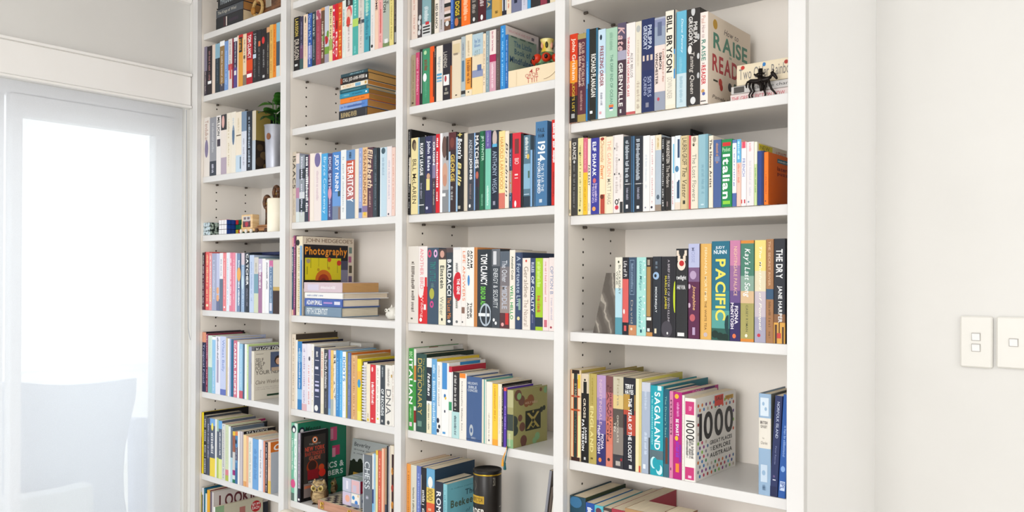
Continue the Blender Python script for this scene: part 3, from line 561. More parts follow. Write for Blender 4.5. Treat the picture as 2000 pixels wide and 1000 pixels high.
910 483 eee8e2 t.05-.68=e8804a=LIFE_ANSWERS=.3-.9 r.76-.84=8a6a5c=.1-.8 o.95=555=.3=.15=.15
925.7 483 f2eee8 t.04-.26=24201e=ADAM=B=.55-.85 t.04-.28=24201e=GRANT=B=.15-.45 o.42=4a8ac8=.35=.15=.5 t.7-.9=24201e=THINK=B=.5-.8 t.7-.9=24201e=AGAIN=B=.15-.42
932 483 d08a4c r0-1=b0703a=.4-.6
960 487 2e353c t.06-.46=fff=TOM_CLANCY=B=.25-.72 t.48-.76=7ad850=DEAD_OR_ALIVE=B=.25-.6 o.84=b8c4d0=.6=.42=.6 o.84=2e353c=.6=.34=.5 r.82-.86=e8ecee=.1-.9 r.7-.98=aab4c0=.6-.7 n=green_subtitle
976.3 486 424850 b0-.22=6a6e74 r.03-.2=d8d8dc=.2-.6 t.25-.75=d8dce0=ENERGY_&_SECURITY o.9=fff=.3=.13=.15 o.94=fff=.55=.13=.15
995 490.7 5a6470 b.2-.45=7a7478 b.45-.8=988c88 b.8-1=5a3438 t.12-.4=d8dce4=The_Other t.45-.75=b8bcc8=MIDDLE=B r.8-.95=c83030=.6-.95 o.95=eaa=.3=.15=.15
1006 488 f0e6d8 t.08-.38=3a4a34=Annabel_Crabb=B=.35-.75 t.45-.88=2a9a50=WELL_HELLO=B=.15-.7
1020 493 3c4c6c t.05-.7=c0ccdc=A_Fortunate_Life r.6-.75=8aa898=.5-.9 o.86=e8d8a0=.5=.2=.2 r0-1=2c3858=.8-1 e=1086
1035.7 504 efe4da o.04=d04a40=.5=.12=.12 t.12-.55=9a887c=Geraldine t.58-.95=a89488=The_Natural
1045.6 504 38466c t.06-.2=d8dcf0=RULES=B t.25-.75=e8ecf8=OF_CIVILITY=B ~.78-.9=88a
1060 504 a8cc30 ~.05-.4=d8ec90=.25-.75 ~.52-.75=c83a3a=.25-.75 b.82-.95=28384a e=1100 f=a0c828
1072 504 f4dedc ~.05-.6=d89a98 r.85-.95=d07080=.25-.75
1083.5 503 f0e2de t.12-.5=8a98b8=OPTION_B ~.55-.85=c8c0d0 o.95=b04050=.4=.2=.15 e=1120
#3 L6 0 797
809 680 3f9a44 t.04-.12=c8f0c0=BBC==.2-.8 t.13-.68=fff=ITALIAN=B=.15-.85 ~.72-.85=c8f0c0 r.9-.95=f0d0e0=.25-.75 e=905 h f=e8e4e0 Fr0-.04=8a2028=.3-.48 n=italian_course_spine
813.3 682 e8e8e0 b.2-.38=d08a40 b.4-.7=3f9a44 b.75-.9=8a2a20
834 691 2f4f4a t.06-.78=c8b060=DICTIONARY=.2-.62 t.05-.4=a8a860=The_Macquarie==.66-.86 r.86-.93=6a9080=.2-.6 e=926 h f=142c22 n=gold_dictionary_title
844 699.6 f2f2ee b.12-.57=28303c t.2-.5=fff=Italian=BI ~.6-.95=887 b.62-1=f0e8c8
854 701 6aa8d8 ~.08-.9=c8e4f8=.25-.75 e=937 f=e8c838
863 707 f0eeea ~.05-.6=b0b0ac o.8=334=.3=.3=.4 o.88=223=.6=.25=.3 o.94=334=.3=.3=.3 e=941
877.4 709 f4f4f2 r0-.36=4a90d0=.1-.8 o.45=2a70b0=.5=.15=.2 o.48=e8c030=.6=.12=.15 o.66=445=.5=.1=.15 r.94-.97=58a0d8=.2-.6 e=949 f=f0f0f0 Fr0-.08=2f86c0=.3-.85
883.4 716 f0eeea b0-.08=c02a40 b.5-.62=3a9a68 e=950 f=b82038
898 727 2c2a2c ~.03-.58=d8d4d0 b.6-1=b8dcdc r0-.6=eee=.0-.15 ~.65-.95=345
912 729.6 f0ebe2 r0-.07=f08a30=.05-.9 ~.12-.9=a8a098=.3-.5 e=976
942 736.5 46608e t.08-.12=c8d0dc=NELSON'S=HB=.1-.75 t.14-.18=c8d0dc=BIBLE=HB=.15-.7 t.19-.23=c8d0dc=CONCISE=HB=.1-.75 o.83=b8c0c8=.35=.13=.28 o.83=46608e=.35=.07=.12 ~.93-.96=aab4c8 r.965-.97=223=0-1 e=1002 h n=blue_cloth_hardback
946 741 e8e0cc
950.6 741.6 6ab0a8 r0-1=f0e8dc=.6-1
962.6 746 f2ece0 ~.5-.9=c8c0b0 r.92-.95=556=.4-.6 e=1024
973.4 750 f2c83c ~.03-.6=d8962a b.9-1=f0a838
981 750 f4e8d0 ~.2-.8=d8d0c0 e=1040 f=0e0c0c
984.5 755 28282c ~.02-.98=bbb
991.5 757 5a3aa8 b0-.06=e05850 ~.3-.7=b0a0e0 r0-1=141018=.85-1
1003.5 762 a39f6c b0-.3=b8b488 b.42-.7=3c4640 b.7-.85=b0b480 b.85-1=86b080 ~.75-.97=cfd0b0 e=1070 h f=9f9a62 Fo.1=6e4a3e=.14=.1 Fo.2=6e4a3e=.24=.09 Fo.12=8cae78=.17=.06 Fo.22=8a5638=.5=.1 Fo.26=8a5638=.38=.07 Fo.5=6e4a3e=.2=.06 Fo.66=6e4a3e=.26=.08 Fo.9=6a443c=.3=.09 Fo.95=6a443c=.3=.07 Fo.55=3c4640=.02=.11 Fo.7=3c4640=.05=.09 Fo.88=86b080=.7=.07 Fo.95=86b080=.62=.06 Fo.08=86b080=.95=.06 Fo.42=2c3428=.82=.05 Fo.4=2c3428=.9=.045 Fo.06=7a4a34=.8=.035 Fr.4-.75=22281e=.35-.8 Ft.24-.28=c8a888=HOLY_BIBLE=.34-.7=B Ft.44-.72=a89850=X=.38-.77 Fo.58=a89850=.575=.045 Fo.58=22281e=.575=.035 Fo.43=a89850=.575=.022 Ft.46-.56=b0a058=V=.4-.75 Ft.66-.72=a89850=V=.5-.65 n=camouflage_cover
#3 L7 -.6 796
804 906.4 f0a04c o.75=d07a30=.5=.3=.3 ~.1-.9=c87830 e=880
815.4 909 dcd8c8 ~.3-.85=776 b.86-1=7a8a8c e=890
824 911 6a7cc0 ~.1-.9=a8b8e8 e=900
834.6 914 24242a ~.3-.98=d8d8d8=.25-.75 r.1-.5=c8c0b0=0-.12 e=915
850.6 916 7aa8c8 b0-.2=6aa8d0 o.18=f8f4ec=.5=.3=.5 b.25-.45=e8c860 b.45-1=e0603c t.27-.42=6a5020=1000==.15-.8 ~.48-.98=f4d0a0=.25-.75 e=929 f=1e3a52 n=orange_and_yellow_bands
867.4 941.6 2f3444 t.15-.95=f0f0f4=ROMA_GIRL=B e=925
875 946 88c4d0 ~.1-.9=4a8898 e=948 f=70b8c8 Ft.08-.11=4a8a98=A_million_copies_sold=.1-.85 Ft.15-.24=2c5a68=The=.48-.75=B Ft.27-.42=4a5c48=Beekeeper=.1-.95=B Ft.45-.51=3a6a78=of=.5-.62=I Ft.54-.7=3a4c40=Aleppo=.2-.9=B n=beekeeper_cover
#4 L2 -.9 1109.3
1126 67 d8401c b0-.3=d83c18 b.3-.55=f09028 b.55-.7=8a2c18 b.7-1=1e1614 t.05-.52=f8e4d0=John_Grisham=B=.2-.8 t.54-.88=e0c040=JUDGE'S_LIST=.25-.7 r.9-.95=aaa=.25-.7 n=orange_flame_spine
1142.5 66 5a2a38 b0-.06=a89860 b.92-1=a89050 t.1-.6=d8b8a8=CLUB_OF_PROBLEMS=.5-.85 ~.1-.6=d8b8a8=.15-.45 ~.65-.88=b89088
1149 57 2a84c4 ~.35-.65=8ac8f0=.25-.75 r.6-1=15181c=.6-1
1166 56 26261f t.28-.75=f0ece4=RICHARD_FLANAGAN=B r.9-.93=fff=.1-.4 r0-1=2a6a88=.82-1 n=white_author_letters
1181 57.5 c4dcec b.5-1=e6eaee t.19-.64=8a2a3a=FREEZING_ORDER=B=.25-.75 o.09=234=.4=.15=.3 ~.7-.85=889 r.92-.95=e0a8b0=.2-.5 n=freezing_order_title
1204 55 a8ccb4 t.3-.85=4a7a68=THE_DEEP_END_OF_OCEAN=.4-.65 ~.05-.25=88b098 r.86-.89=e07840=.3-.7 r.89-.91=3a60a8=.35-.65 r.91-.93=eee=.35-.65 n=pale_mint_spine
1221 45 4a3440 b0-.18=5a5068 t.04-.3=d8b0b0=Kate=BI=.05-.85 b.3-.4=a8a4b8 t.43-.9=f0e8e4=GRENVILLE=B=.15-.65 r.93-.97=ccc=.3-.5 n=pinkish_script
1239 45 f0e8e4 t.15-.8=c83a48=THROUGH_THE_LOOKING-GLASS=B=.12-.38 t.33-.6=787070=ALEX_BELLOS=.5-.78 b.97-1=c86060 n=red_looking_title
1251 42.5 e4dcc8 o.08=b8b8b4=.5=.35=.5 ~.65-.95=b8a898=.25-.75 ~.2-.5=d0c4b0
1276 37 24305e t.07-.33=c8d0e4=PHILIPPA=B=.5-.82 t.07-.33=c8d0e4=GREGORY=B=.15-.45 r.39-.45=d8c4b8=.1-.25 r.39-.45=d8c4b8=.42-.58 r.39-.45=d8c4b8=.72-.9 b.45-.55=30345c t.62-.84=b0b8d8=SISTERS=.5-.8 t.62-.82=b0b8d8=QUEENS=.15-.42 r.9-.95=889=.35-.6 n=royal_navy_spine
1297.5 34 aab0c0 b.02-.1=8a90b0 b.1-.3=98a4b8 r.05-.2=606a88=.3-.7 b.3-.8=f0dcd4 t.38-.56=2a2424=SIMON=B=.45-.7 t.38-.72=2a2424=WINCHESTER=B=.1-.35 ~.35-.7=c09080=.75-.95 b.8-1=9aa0b0 o.88=c05060=.4=.12=.15
1317.5 21 f0e8d8 t.05-.63=26201e=BILL_BRYSON=B=.12-.7 t.68-.9=b8b0a4=DOWN_UNDER=.2-.7 r.0-.4=1a1a22=.86-1 r.4-.7=3a88c0=.86-1 r.45-.6=e8c840=.86-.93 b.96-1=ece4d0 n=large_black_letters
1339 22 68b4d0 x0=1319 b.65-1=c8dce4 t.08-.44=e8f8ff=Diane_Penney=I=.45-.7 ~.48-.65=8ac8dc=.3-.6 ~.68-.95=9abccc
1365.5 17 322e2c t.14-.36=e4e0dc=PHILIPPA=B=.52-.82 t.08-.38=e4e0dc=GREGORY=B=.16-.46 t.45-.88=dcd4cc=Taming_Queen=I=.2-.6 o.42=e8e4e0=.25=.15=.3 o.03=ccc=.5=.15=.3 o.95=ddd=.5=.2=.25 o.3=bbb=.9=.1=.2 o.5=ccc=.9=.1=.2 o.7=bbb=.9=.1=.2 e=1440 n=white_scroll_ornament
1381 24 f2e4dc t.04-.12=c89888=Paul=.2-.7 t.14-.28=a88888=How_to=I=.25-.7 t.3-.53=5a9080=RAISE=B=.2-.75 t.55-.57=977=a=.3-.6 t.58-.79=c8303c=READER=B=.2-.75 o.86=d0a060=.4=.22=.22 o.89=5a68a8=.5=.2=.2 r.965-.975=333=.1-.8 e=1464 h f=f0e0cc Fo.1=c89a28=.16=.055 Ft.1-.165=5a4c48=How_to=.36-.7=I Ft.19-.37=4a8a74=RAISE=.12-.92=B Ft.385-.41=4a8a74=a=.48-.54 Ft.43-.62=b82a34=READER=.1-.95=B Fo.72=c83a30=.28=.045 Fo.77=b83028=.3=.04 Fo.73=2a2a34=.5=.05 Fo.7=3a5a4a=.62=.035 Fr.71-.73=332=.12-.22 Ft.88-.92=6a5a50=Pamela_Paul=.1-.6=I Fr.84-.93=5a4038=.5-.58 n=raise_title_cover
#4 L3 -.9 1107.5
1114.5 275.6 ecd8b4 t.1-.22=544=DISTANT=B t.26-.48=544=CRIMINAL=B r.92-.97=998=.2-.8
1127.4 269.6 3c3a38 t.06-.28=d8d4cc=DANCE=B ~.35-.9=777 o.31=ccc=.5=.15=.2
1138 269.6 e8dc9c ~.1-.9=a89858 o.2=443=.4=.15=.2 o.94=443=.4=.2=.2
1146.6 269.6 f2c02c b0-.45=d86a80 ~.05-.4=f0a0b0 ~.55-.95=c89020
1153 271 f0e4d0 t.35-.62=333=FAR_EAST=B ~.85-.95=998
1169.4 269.6 3a3c98 t.05-.5=fff=ELIF_SHAFAK=B=.2-.65 o.56=d06a70=.45=.2=.25 ~.6-.85=d8c8e8=.5-.8 t.6-.85=d8c8e8=MISSING=.18-.44 o.93=f0a860=.4=.22=.22 n=white_bold_capitals
1182 267 f8e0bc t.05-.33=c89060=Chamomile=I t.37-.55=e0803c=Desert=BI r.75-1=b84838=.2-.9 o.78=6a3020=.45=.3=.3 o.03=a84030=.5=.3=.2
1196 267 f4e4c8 t.05-.52=f0a890=THE_GARDEN t.55-.88=a8a090=MATT_HAIG
1197 265 f0e8e0
1216 263.6 ece4e0 o.17=222=.1=.05=.1 o.32=222=.6=.06=.1 o.5=222=.1=.06=.1 o.5=222=.6=.06=.1 ~.1-.75=c8bcb8=.2-.5 ~.5-.7=c8bcb8=.65-.9 o.86=222=.35=.2=.25 o.86=ece4e0=.35=.1=.15 o.93=d04050=.35=.2=.2 r.86-1=333=.7-1 o.83=222=.6=.05=.1
1232 266 2a2f38 x0=1217.4 ~.04-.6=c0c8d0=.2-.7 r.625-.635=ccc=0-1 ~.68-.85=aab r.9-.95=eee=.3-.6 r0-1=16404c=0-.1
1238 266 4a78a0 r0-1=1c2838=.35-.65
1254.6 265.5 282c34 ~.04-.6=c0c8d0=.2-.65 r.625-.635=ccc=0-1 ~.68-.85=aab r.92-.96=eee=.3-.6
1268 265 eeecea ~.25-.7=ccd4dc r.94-.96=889=.3-.5
1278.6 265 f0eae8 ~.05-.9=d8b8b8 o.95=334=.4=.2=.2
1290.6 263.6 b4c0cc b0-.2=e8dcc0 ~.03-.18=c8a860 o.82=5a6a78=.5=.25=.35 b.92-1=9a8878
1298 268 28282a ~.03-.95=d8d8d8
1310 269.6 2c2826 t.04-.35=e4dcd4=FRANKENSTEIN t.38-.68=c8c0b8=The_Modern r.88-.95=877=.3-.5
1317 267 f2f4f4 r.1-.5=7ac0e0=.5-.9 ~.6-.95=c06070
1328 265 e4ecf0 r.05-.3=3a5070=.5-.9 o.45=4a80a8=.4=.35=.5 r.6-.85=28486a=.4-.9 o.6=fff=.4=.25=.3 b.9-1=e8d8c8
1344.6 265 d8c498 t.03-.4=4a3c28=LAUREN_GROFF t.43-.85=5a4c34=The_Vaster=I r.88-.93=443=.3-.6 r0-1=c0a878=.8-1
1348 265 e04858
1362.6 265.5 f0e0cc o.05=a89a88=.5=.25=.35 o.12=443=.4=.15=.2 t.25-.9=8a9080=The_Lost_Flowers r.11-.115=c8b8a0=.1-.9
1382 262.4 94bcc8 ~.4-.8=7aa4b4 r.94-.96=c8e0e8=.3-.6 r0-1=7aa8b8=.75-1
1392 265 f0e4d0 x0=1383 t.05-.72=3a342c=The_Henna_Artist=B e=1450 f=f0e6d8
1408 273 4c6498 ~.05-.35=c09070 r.25-.32=7a8ab0=.2-.8
1429 272 1f8a4c r.045-.1=d03030=.1-.9 t.12-.18=c8f0c8=Pocket=H=.1-.85 t.22-.88=fff=Italian=B=.12-.82 r.91-.96=90d040=.15-.85 n=large_italian_title
1437.7 273 f2f0f4 t.12-.7=4a68b8=Learning=.3-.7 b.8-1=5068a8 b0-.05=6080b8
1446.6 272 f4c8b8 b0-.35=6ab4e0 ~.03-.3=dff=.25-.75 ~.37-.65=e08878=.25-.75
1457 277 f4eeee r0-.1=e05068=.05-.95 t.26-.54=8a98c8=FRENCH=B r.9-.96=e03840=.05-.25 r.9-.96=eee=.25-.5 r.9-.96=c83040=.6-.85
1472 277 f2e4e4 ~.02-.15=e8a0a8 ~.3-.85=d0d0d8 o.94=7a98b0=.3=.12=.12
1478 277 f0f0d8 b.35-1=c8dca0 ~.4-.8=5a9a50 e=1536 f=f4ecd8 Fr.02-.12=e8d830=.05-.5 Ft.04-.1=7a7020=NEW=.1-.4 Ft.06-.16=c83a30=A_SCHULTZ=.6-.98=I n=yellow_label_cover
1491 295 2c4488 r0-1=1c2c60=.7-1 e=1556
1500 297 f07818 ~.35-.8=c05010 o.93=3a3a50=.4=.15=.15 e=1556 f=e86a10 Fr.08-.16=2a7a8a=.3-1 Ft.1-.14=fff=mindtwisters=.33-.95 Ft.23-.31=7a1a10=lateral=.3-.75=B Ft.33-.42=7a1a10=puzzles=.3-.88=B Fo.67=2a4a98=1.02=.12 Fr.95-.965=8a2010=.3-1 n=orange_lateral_cover
#4 L5 0 1201.2
1215.5 502.5 e8e4d4 b.4-.78=b4d8e4 b.78-1=5a98a8 t.1-.48=5a5c50=BLACKBERRY=.5-.8 t.18-.36=5a5c50=WINE==.15-.42 o.06=443=.5=.12=.15
1227.5 502.5 222028 b.28-.84=d8605c t.05-.25=f0ecec=Life_of_Pi o.7=f4e8e4=.3=.15=.35 r.88-.95=d85858=.3-.7
1243 502.5 3c5068 b.87-1=c88a60 r.035-.04=9ab0c8=.2-.75 r.475-.48=9ab0c8=.2-.75 r.035-.48=9ab0c8=.2-.23 r.035-.48=9ab0c8=.72-.75 ~.08-.44=8aa0b8=.35-.6 t.55-.85=a8a098=David=.3-.6 o.92=e8d8c0=.4=.15=.15
1262 502.5 a8dcd4 t.05-.42=3a8a90=Louise_Milligan=I=.25-.6 t.5-.9=5a9aa0=Witness=I=.25-.55 o.05=fff=.8=.05=.07 o.1=fff=.9=.05=.07 o.16=fff=.78=.05=.07 o.25=fff=.9=.05=.07 o.33=fff=.8=.05=.07 o.41=fff=.9=.05=.07 o.5=fff=.8=.06=.08 o.58=fff=.88=.06=.08 o.66=fff=.72=.06=.08 o.74=fff=.85=.06=.08 o.82=fff=.6=.06=.08 o.9=fff=.8=.06=.08 r.92-.96=2a5a68=.4-.6 n=white_dotted_mint
1274.5 502.5 2a2220 r.12-.75=b08a50=.05-.72 r.76-.8=e8e4dc=.05-.85 r.9-.94=ddd=.2-.6 b.95-1=c89050 r.03-.1=a89a88=.2-.6
1291 501 2a2e36 ~.06-.1=89a ~.12-.15=89a o.24=9ab8d8=.42=.38=.4 o.24=2a2e36=.35=.15=.18 t.38-.7=e4e8ec=MOCKINGJAY=B=.25-.55 r.9-.96=e8d8b8=.25-.5
1320 501 26242a t.04-.85=c0b8c0=A_BRIEF_HISTORY_OF_SEVEN_KILLINGS=.46-.6 t.24-.65=d8c838=MARLON_JAMES=B=.22-.4 o.9=48444c=.4=.38=.5 o.95=d8d8d8=.45=.06=.08 o.5=c0d020=.97=.12=.95 n=lime_lens_edge
1343 485.5 2c2c2e r.02-.08=e8d8c8=.05-.25 r.02-.08=e8d8c8=.75-.95 r.06-.14=e8d4c0=.15-.38 r.06-.14=e8d4c0=.62-.85 o.18=ecdccc=.48=.36=.45 o.165=c02828=.5=.22=.22 r.0-.08=2c2c2e=.3-.7 t.3-.36=f0f0f0=twilight=HB=.05-.9 r.41-.415=ccc=.1-.8 t.42-.455=d8d8d8=MEYER=HB=.1-.85 r.94-.98=e8e8e8=.15-.75 n=red_apple_emblem
1366 476 5a2448 x0=1344 b0-.25=b8bcdc b.25-.4=7a5a80 t.04-.2=9aa0c8=MOSSE=.3-.6 o.33=b8a0c0=.45=.3=.35 t.44-.7=d8a878=Josephine=BI=.35-.7 o.45=d0b0c8=.1=.12=.2 o.65=d0b0c8=.1=.12=.2 o.78=c06068=.4=.25=.3 r.88-.96=b8a0c0=.4-.65
1389.5 476 e0b060 x0=1367.5 t.04-.6=fbe8c0=FERNANDA_MORTIMER=.4-.62 t.6-.9=6a4a28=THE_WHITE_TEA=.4-.6 o.95=c8b8b8=.5=.18=.18 r0-1=c89848=.0-.1
1425 471 1f6a80 b0-.5=246c84 b.5-.7=2a7a88 b.7-.88=58a098 b.88-1=2a5a50 t.05-.085=dfeaf0=JUDY=HB=.22-.75 t.09-.13=dfeaf0=NUNN=HB=.12-.85 t.18-.8=e8dc60=PACIFIC=B=.22-.8 o.84=173c40=.95=.2=.5 o.94=173028=.2=.2=.2 o.96=173028=.5=.2=.2 o.97=173028=.8=.25=.2 n=yellow_pacific_title
1446 469.5 b87a9c b0-.25=c880a4 b.25-.5=9a6a98 b.5-.62=6a5088 b.62-1=34285e t.06-.55=e8c0a8=NIGHTINGALE_PALACE=.4-.72 t.62-.88=f0e8f4=McINTOSH=B=.1-.4 t.65-.83=f0e8f4=FIONA=B=.48-.82 o.95=e87848=.45=.17=.2 n=pink_to_purple_spine
1472.5 469.5 5a8a78 b0-.03=d88a38 b.03-.35=4a7f6c b.35-.5=8aa898 b.5-.62=d8b890 b.62-.97=a8a060 b.97-1=d88a38 t.08-.56=fff=Kay's_Last_Song=I=.2-.75 t.64-.9=5a5a40=CASEY_RYMAN=.42-.58 o.94=f4f0d8=.45=.1=.12 n=white_script_title
1496 469 e8d8a8 x0=1473.5 b0-.3=f0d880 b.3-.5=e4d8b8 b.5-.75=c8bcc4 b.75-1=a8a4b8 t.06-.88=fff8e4=The_Mothers_of_Pompeii=I=.35-.65 o.93=c83848=.4=.15=.15
1511 467 a87850 t.02-.45=e0bc98=THE_SECRET_RIVER=.3-.6 b.48-.58=3a5a78 ~.6-.95=7a5838
1534 466 2a2c34 b.8-1=e0a850 b.72-.8=8a6040 r.82-1=5a3c28=.1-.3 r.75-.95=5a3c28=.45-.55 r.84-1=4a3020=.75-.9 t.1-.38=f0f0f0=THE_DRY=B=.2-.78 t.45-.8=f0f0f0=JANE_HARPER=B=.3-.75 r.9-.95=d04840=.3-.65 r0-.7=1a1a22=.93-1 n=the_dry_title
#4 L6 0 1112.5
1136 722.6 ead0a8 r0-1=2c3836=.33-.66 r.0-.04=2a1c18=0-1 r.1-.95=d87040=.27-.33 r.1-.95=c86838=.66-.72 r.05-.2=e8c848=.72-.95 r.5-.95=e8e8a8=.74-.95 r.28-.3=b84828=0-1 r.43-.45=c85828=0-1 r.96-1=3a1c18=0-1 r0-.97=d89060=0-.08 t.15-.3=a8a890=BYRNE=.4-.6 t.42-.8=5a7060=TIM_WINTON=.42-.58 e=1184 f=c8b060 n=orange_window_panes
1151 730 181616 b0-.22=d8c8b0 o.07=151515=.5=.12=.12 r.09-.22=151515=.3-.75 r.15-.3=151515=.35-.65 t.28-.5=e0d4c0=CROSS=B=.3-.62 t.52-.87=fff=PATTERSON=B=.12-.42 t.6-.78=fff=JAMES=B=.5-.75 r.94-.97=ccc=.4-.65 e=1208 f=5a1a18 n=dark_standing_figure
1166.3 730 b8a458 ~.05-.35=988838=.4-.6 t.36-.87=e4d890=ENGLAND=B=.2-.65 r0-1=d0c078=.05-.15 r.93-.95=6a5a20=.3-.6 e=1258 h f=a89850
1184.3 733 8a70a8 b0-.25=b898c0 b.25-.5=9a82b4 b.5-.65=6a5a98 b.65-1=34306c t.05-.55=d8b8c8=NIGHTINGALE=.3-.6 t.56-.87=e8e0f0=McINTOSH=B=.12-.42 t.65-.82=e8e0f0=FIONA=B=.5-.8 o.94=f08848=.4=.17=.2
1198 735 d8806c b0-.18=7a4a4c b.18-.45=b8686a b.45-.75=d87a64 t.12-.68=5a2c34=LOUISE_ALLFORD=B=.55-.85 t.1-.72=5a2c34=LAWSON=B=.15-.45 o.92=3a2424=.45=.2=.2
1218.4 736 605850 b0-.2=c8c0a8 b.2-.35=dcc488 b.35-.55=58504a b.55-.85=8a8078 b.85-1=3c3a40 t.02-.32=a89c80=Fiona=.4-.65 t.42-.72=e0d8c8=CHOCOLATE=.4-.58 t.5-.6=e0d8c8=TIN=.1-.3 r.92-.97=b8b0a8=.3-.75 o.9=a02830=.85=.1=.12
1242 738 22222c b.18-.35=b89040 b.35-.62=b84a38 r.18-.4=22222c=.55-1 r.4-.62=22222c=0-.3 t.07-.12=fff=TERRY=HB=.15-.85 t.13-.18=fff=HAYES=HB=.15-.85 t.22-.9=f4f4f4=THE_YEAR_OF_THE_LOCUST=B=.42-.72 r.94-.98=ccc=.5-.75 n=locust_title
1254 740 ece0b4 r0-1=d8c888=.6-1 r.93-1=c84838=.6-.9 e=1334 f=e8dc70
1271 747 a8b4c8 b0-.1=c8ccd8 r.6-1=333c40=.85-1 ~.1-.3=c8d4e4 ~.55-.8=d0dcec r.9-.95=e8eef4=.2-.5
1296.5 753.6 1fa0b0 b.72-.82=5a7078 t.07-.71=eafcfc=SAGALAND=B=.35-.8 ~.1-.68=8ad8e0=.12-.25 o.86=c8f0f4=.3=.25=.4 o.86=1fa0b0=.4=.2=.35 o.93=d0f4f8=.75=.25=.35 o.9=1fa0b0=.65=.18=.3 r0-.05=d0f4f8=.6-.9 e=1384 h f=187888 n=teal_sagaland_spine
1308 760 1c5c70 t.08-.55=8ab8b0=The_Driver's_Seat=.3-.6 r.55-.85=6a3c2c=.4-.8 b.85-1=3a6a78
1316 764 d880a8 r.1-.5=7a3858=.3-.75 ~.12-.48=e8b0c8 r.88-.91=7a3858=.3-.6
1333 766 b8207c o.05=e8b838=.4=.25=.25 ~.12-.28=f0a8d8=.4-.7 t.31-.5=fff=BE_SMART=B=.3-.65 o.53=f0c038=.4=.2=.25 ~.57-.75=8a3ac8=.3-.7 r.82-.92=f08c38=.3-.7 r.6-.8=8a28a0=.7-.95 e=1404 f=c02a88 Fo.02=e05aa8=.3=.03 Fr.0-.04=5a1a6a=.5-.9 Ft.01-.05=f4d0ec=ONE_BITE=.35-.6
1338 772 ece6dc ~.1-.9=d8d0c4 e=1402 f=f0e6d8
1360 778 eee9e2 r.04-.2=c83a78=.06-.98 r.83-.98=c83a78=.06-.98 t.27-.5=1c1a1c=1000==.14-.9 ~.5-.72=333=.62-.88 ~.5-.72=333=.4-.62 ~.5-.72=333=.15-.36 t.1-.15=fbd=EXP=HB=.4-.65 r.93-.96=fbd=.35-.65 e=1438 f=f0ece6 n=great_places_cover
#4 L6 0 1482.6
1507 769 98b4d0 r.04-.22=d8e4ee=.15-.85 o.1=98b4d0=.4=.1=.15 o.15=98b4d0=.6=.1=.15 b.24-.54=e8e2d6 t.27-.3=5a5250=BRITISH=HB=.15-.75 t.31-.34=5a5250=CAVALRY=HB=.18-.72 t.43-.45=99918a=by=H=.35-.5 t.47-.5=99918a=Charles=HI=.2-.75 r.7-.87=c8d8e8=.2-.75 o.78=98b4d0=.45=.15=.2 ~.9-.95=4a6888 e=1556 h f=8a8a80 n=cream_label_band
#4 L7 0 1114
1145.5 970.6 24485a o.06=3a7098=.4=.4=.3 ~.3-.9=5a8aa8 e=1224 h f=2a3c28
1162.6 983 2c54a4 ~.05-.4=fff=.2-.8 e=1238
1180 988 5ab8c8 o.06=6a3a4a=.5=.35=.3 e=1257
1196 993 4a3c38 o.04=b8a8a0=.4=.4=.1 e=1290
1222 996 a83848 e=1325
1300 1001 b08a60 e=1337
1340 1004 8a5a38 e=1345
"""
# ---------------------------------------------------------------- room shell
XL = -1.845*W0; YB = 1.298*W0; XR = -.362*W0; CEIL = 2.556
m_wall = mix_mat('warm_white_paint', 'd6d4d0', 'dbd9d5', 3, .75, (1, 1, 1), .3, .7)
m_white = mix_mat('white_satin_paint', 'f0efed', 'f4f3f2', 2, .38, (1, 1, 1), .3, .7)
m_trim = mix_mat('gloss_trim_paint', 'edeae6', 'f3f1ee', 2, .35, (1, 1, 1), .3, .7)
m_mel = mix_mat('dimmed_melamine', 'd5d3d1', 'dad8d6', 4, .32, (1, 1, 1), .3, .7)  # same melamine as the interior, colour darkened against the strong light on the fronts
m_floor = mix_mat('limed_oak_floor', 'bdb5a8', 'cfc8bc', 6, .5, (1, 14, 1))
def S(o): o['kind'] = 'structure'; return o
S(simple('floor', lambda b: b.box((XL-.19, -2.2, -.1), (2.2, YB, 0), m_floor)))
S(simple('ceiling', lambda b: b.box((XL-.19, -2.2, CEIL), (2.2, YB+.1, CEIL+.1), m_white)))
S(simple('wall_back', lambda b: b.box((XL, YB, 0), (2.2, YB+.1, CEIL), m_wall)))
S(simple('wall_return', lambda b: (b.box((-.3838*W0, 1.185*W0, 0), (XR-.0036, YB, CEIL), m_white), b.box((XR-.0035, W0+.019, 0), (XR, YB, CEIL), m_white))))
S(simple('wall_right', lambda b: b.box((2.2, -2.2, 0), (2.3, YB+.1, CEIL), m_wall)))
# left wall with the sliding door opening
OT = .641+EYE; OY0, OY1 = -.3, 1.564     # opening top, near and far ends
def leftwall(b):
    b.box((XL-.19, -2.2, OT), (XL, YB, CEIL), m_wall); b.box((XL-.19, OY1, 0), (XL, YB, OT), m_wall); b.box((XL-.19, -2.2, 0), (XL, OY0, OT), m_wall)
S(simple('wall_left', leftwall))
def headtrim(b):
    b.box((XL, OY0-.09, .641+EYE), (XL+.018, 1.578, .752+EYE), m_trim, .003); b.box((XL, OY0-.1, .752+EYE), (XL+.026, 1.578, .762+EYE), m_trim, .002)
    b.box((XL, OY0-.09, .632+EYE), (XL+.024, 1.578, .641+EYE), m_trim, .002)
S(simple('trim_1', headtrim))
def cornice(b):
    pr = [(0, 0), (.07, 0), (.066, -.018), (.045, -.03), (.022, -.052), (.016, -.075), (0, -.078)]
    vs = [(XL+x, y, CEIL+z) for y in (-2.2, 1.578) for x, z in pr]; n = len(pr)
    b.add(vs, [(i, (i+1) % n, n+(i+1) % n, n+i) for i in range(n)]+[tuple(range(n)), tuple(range(2*n-1, n-1, -1))], m_trim)
S(simple('trim_2', cornice))
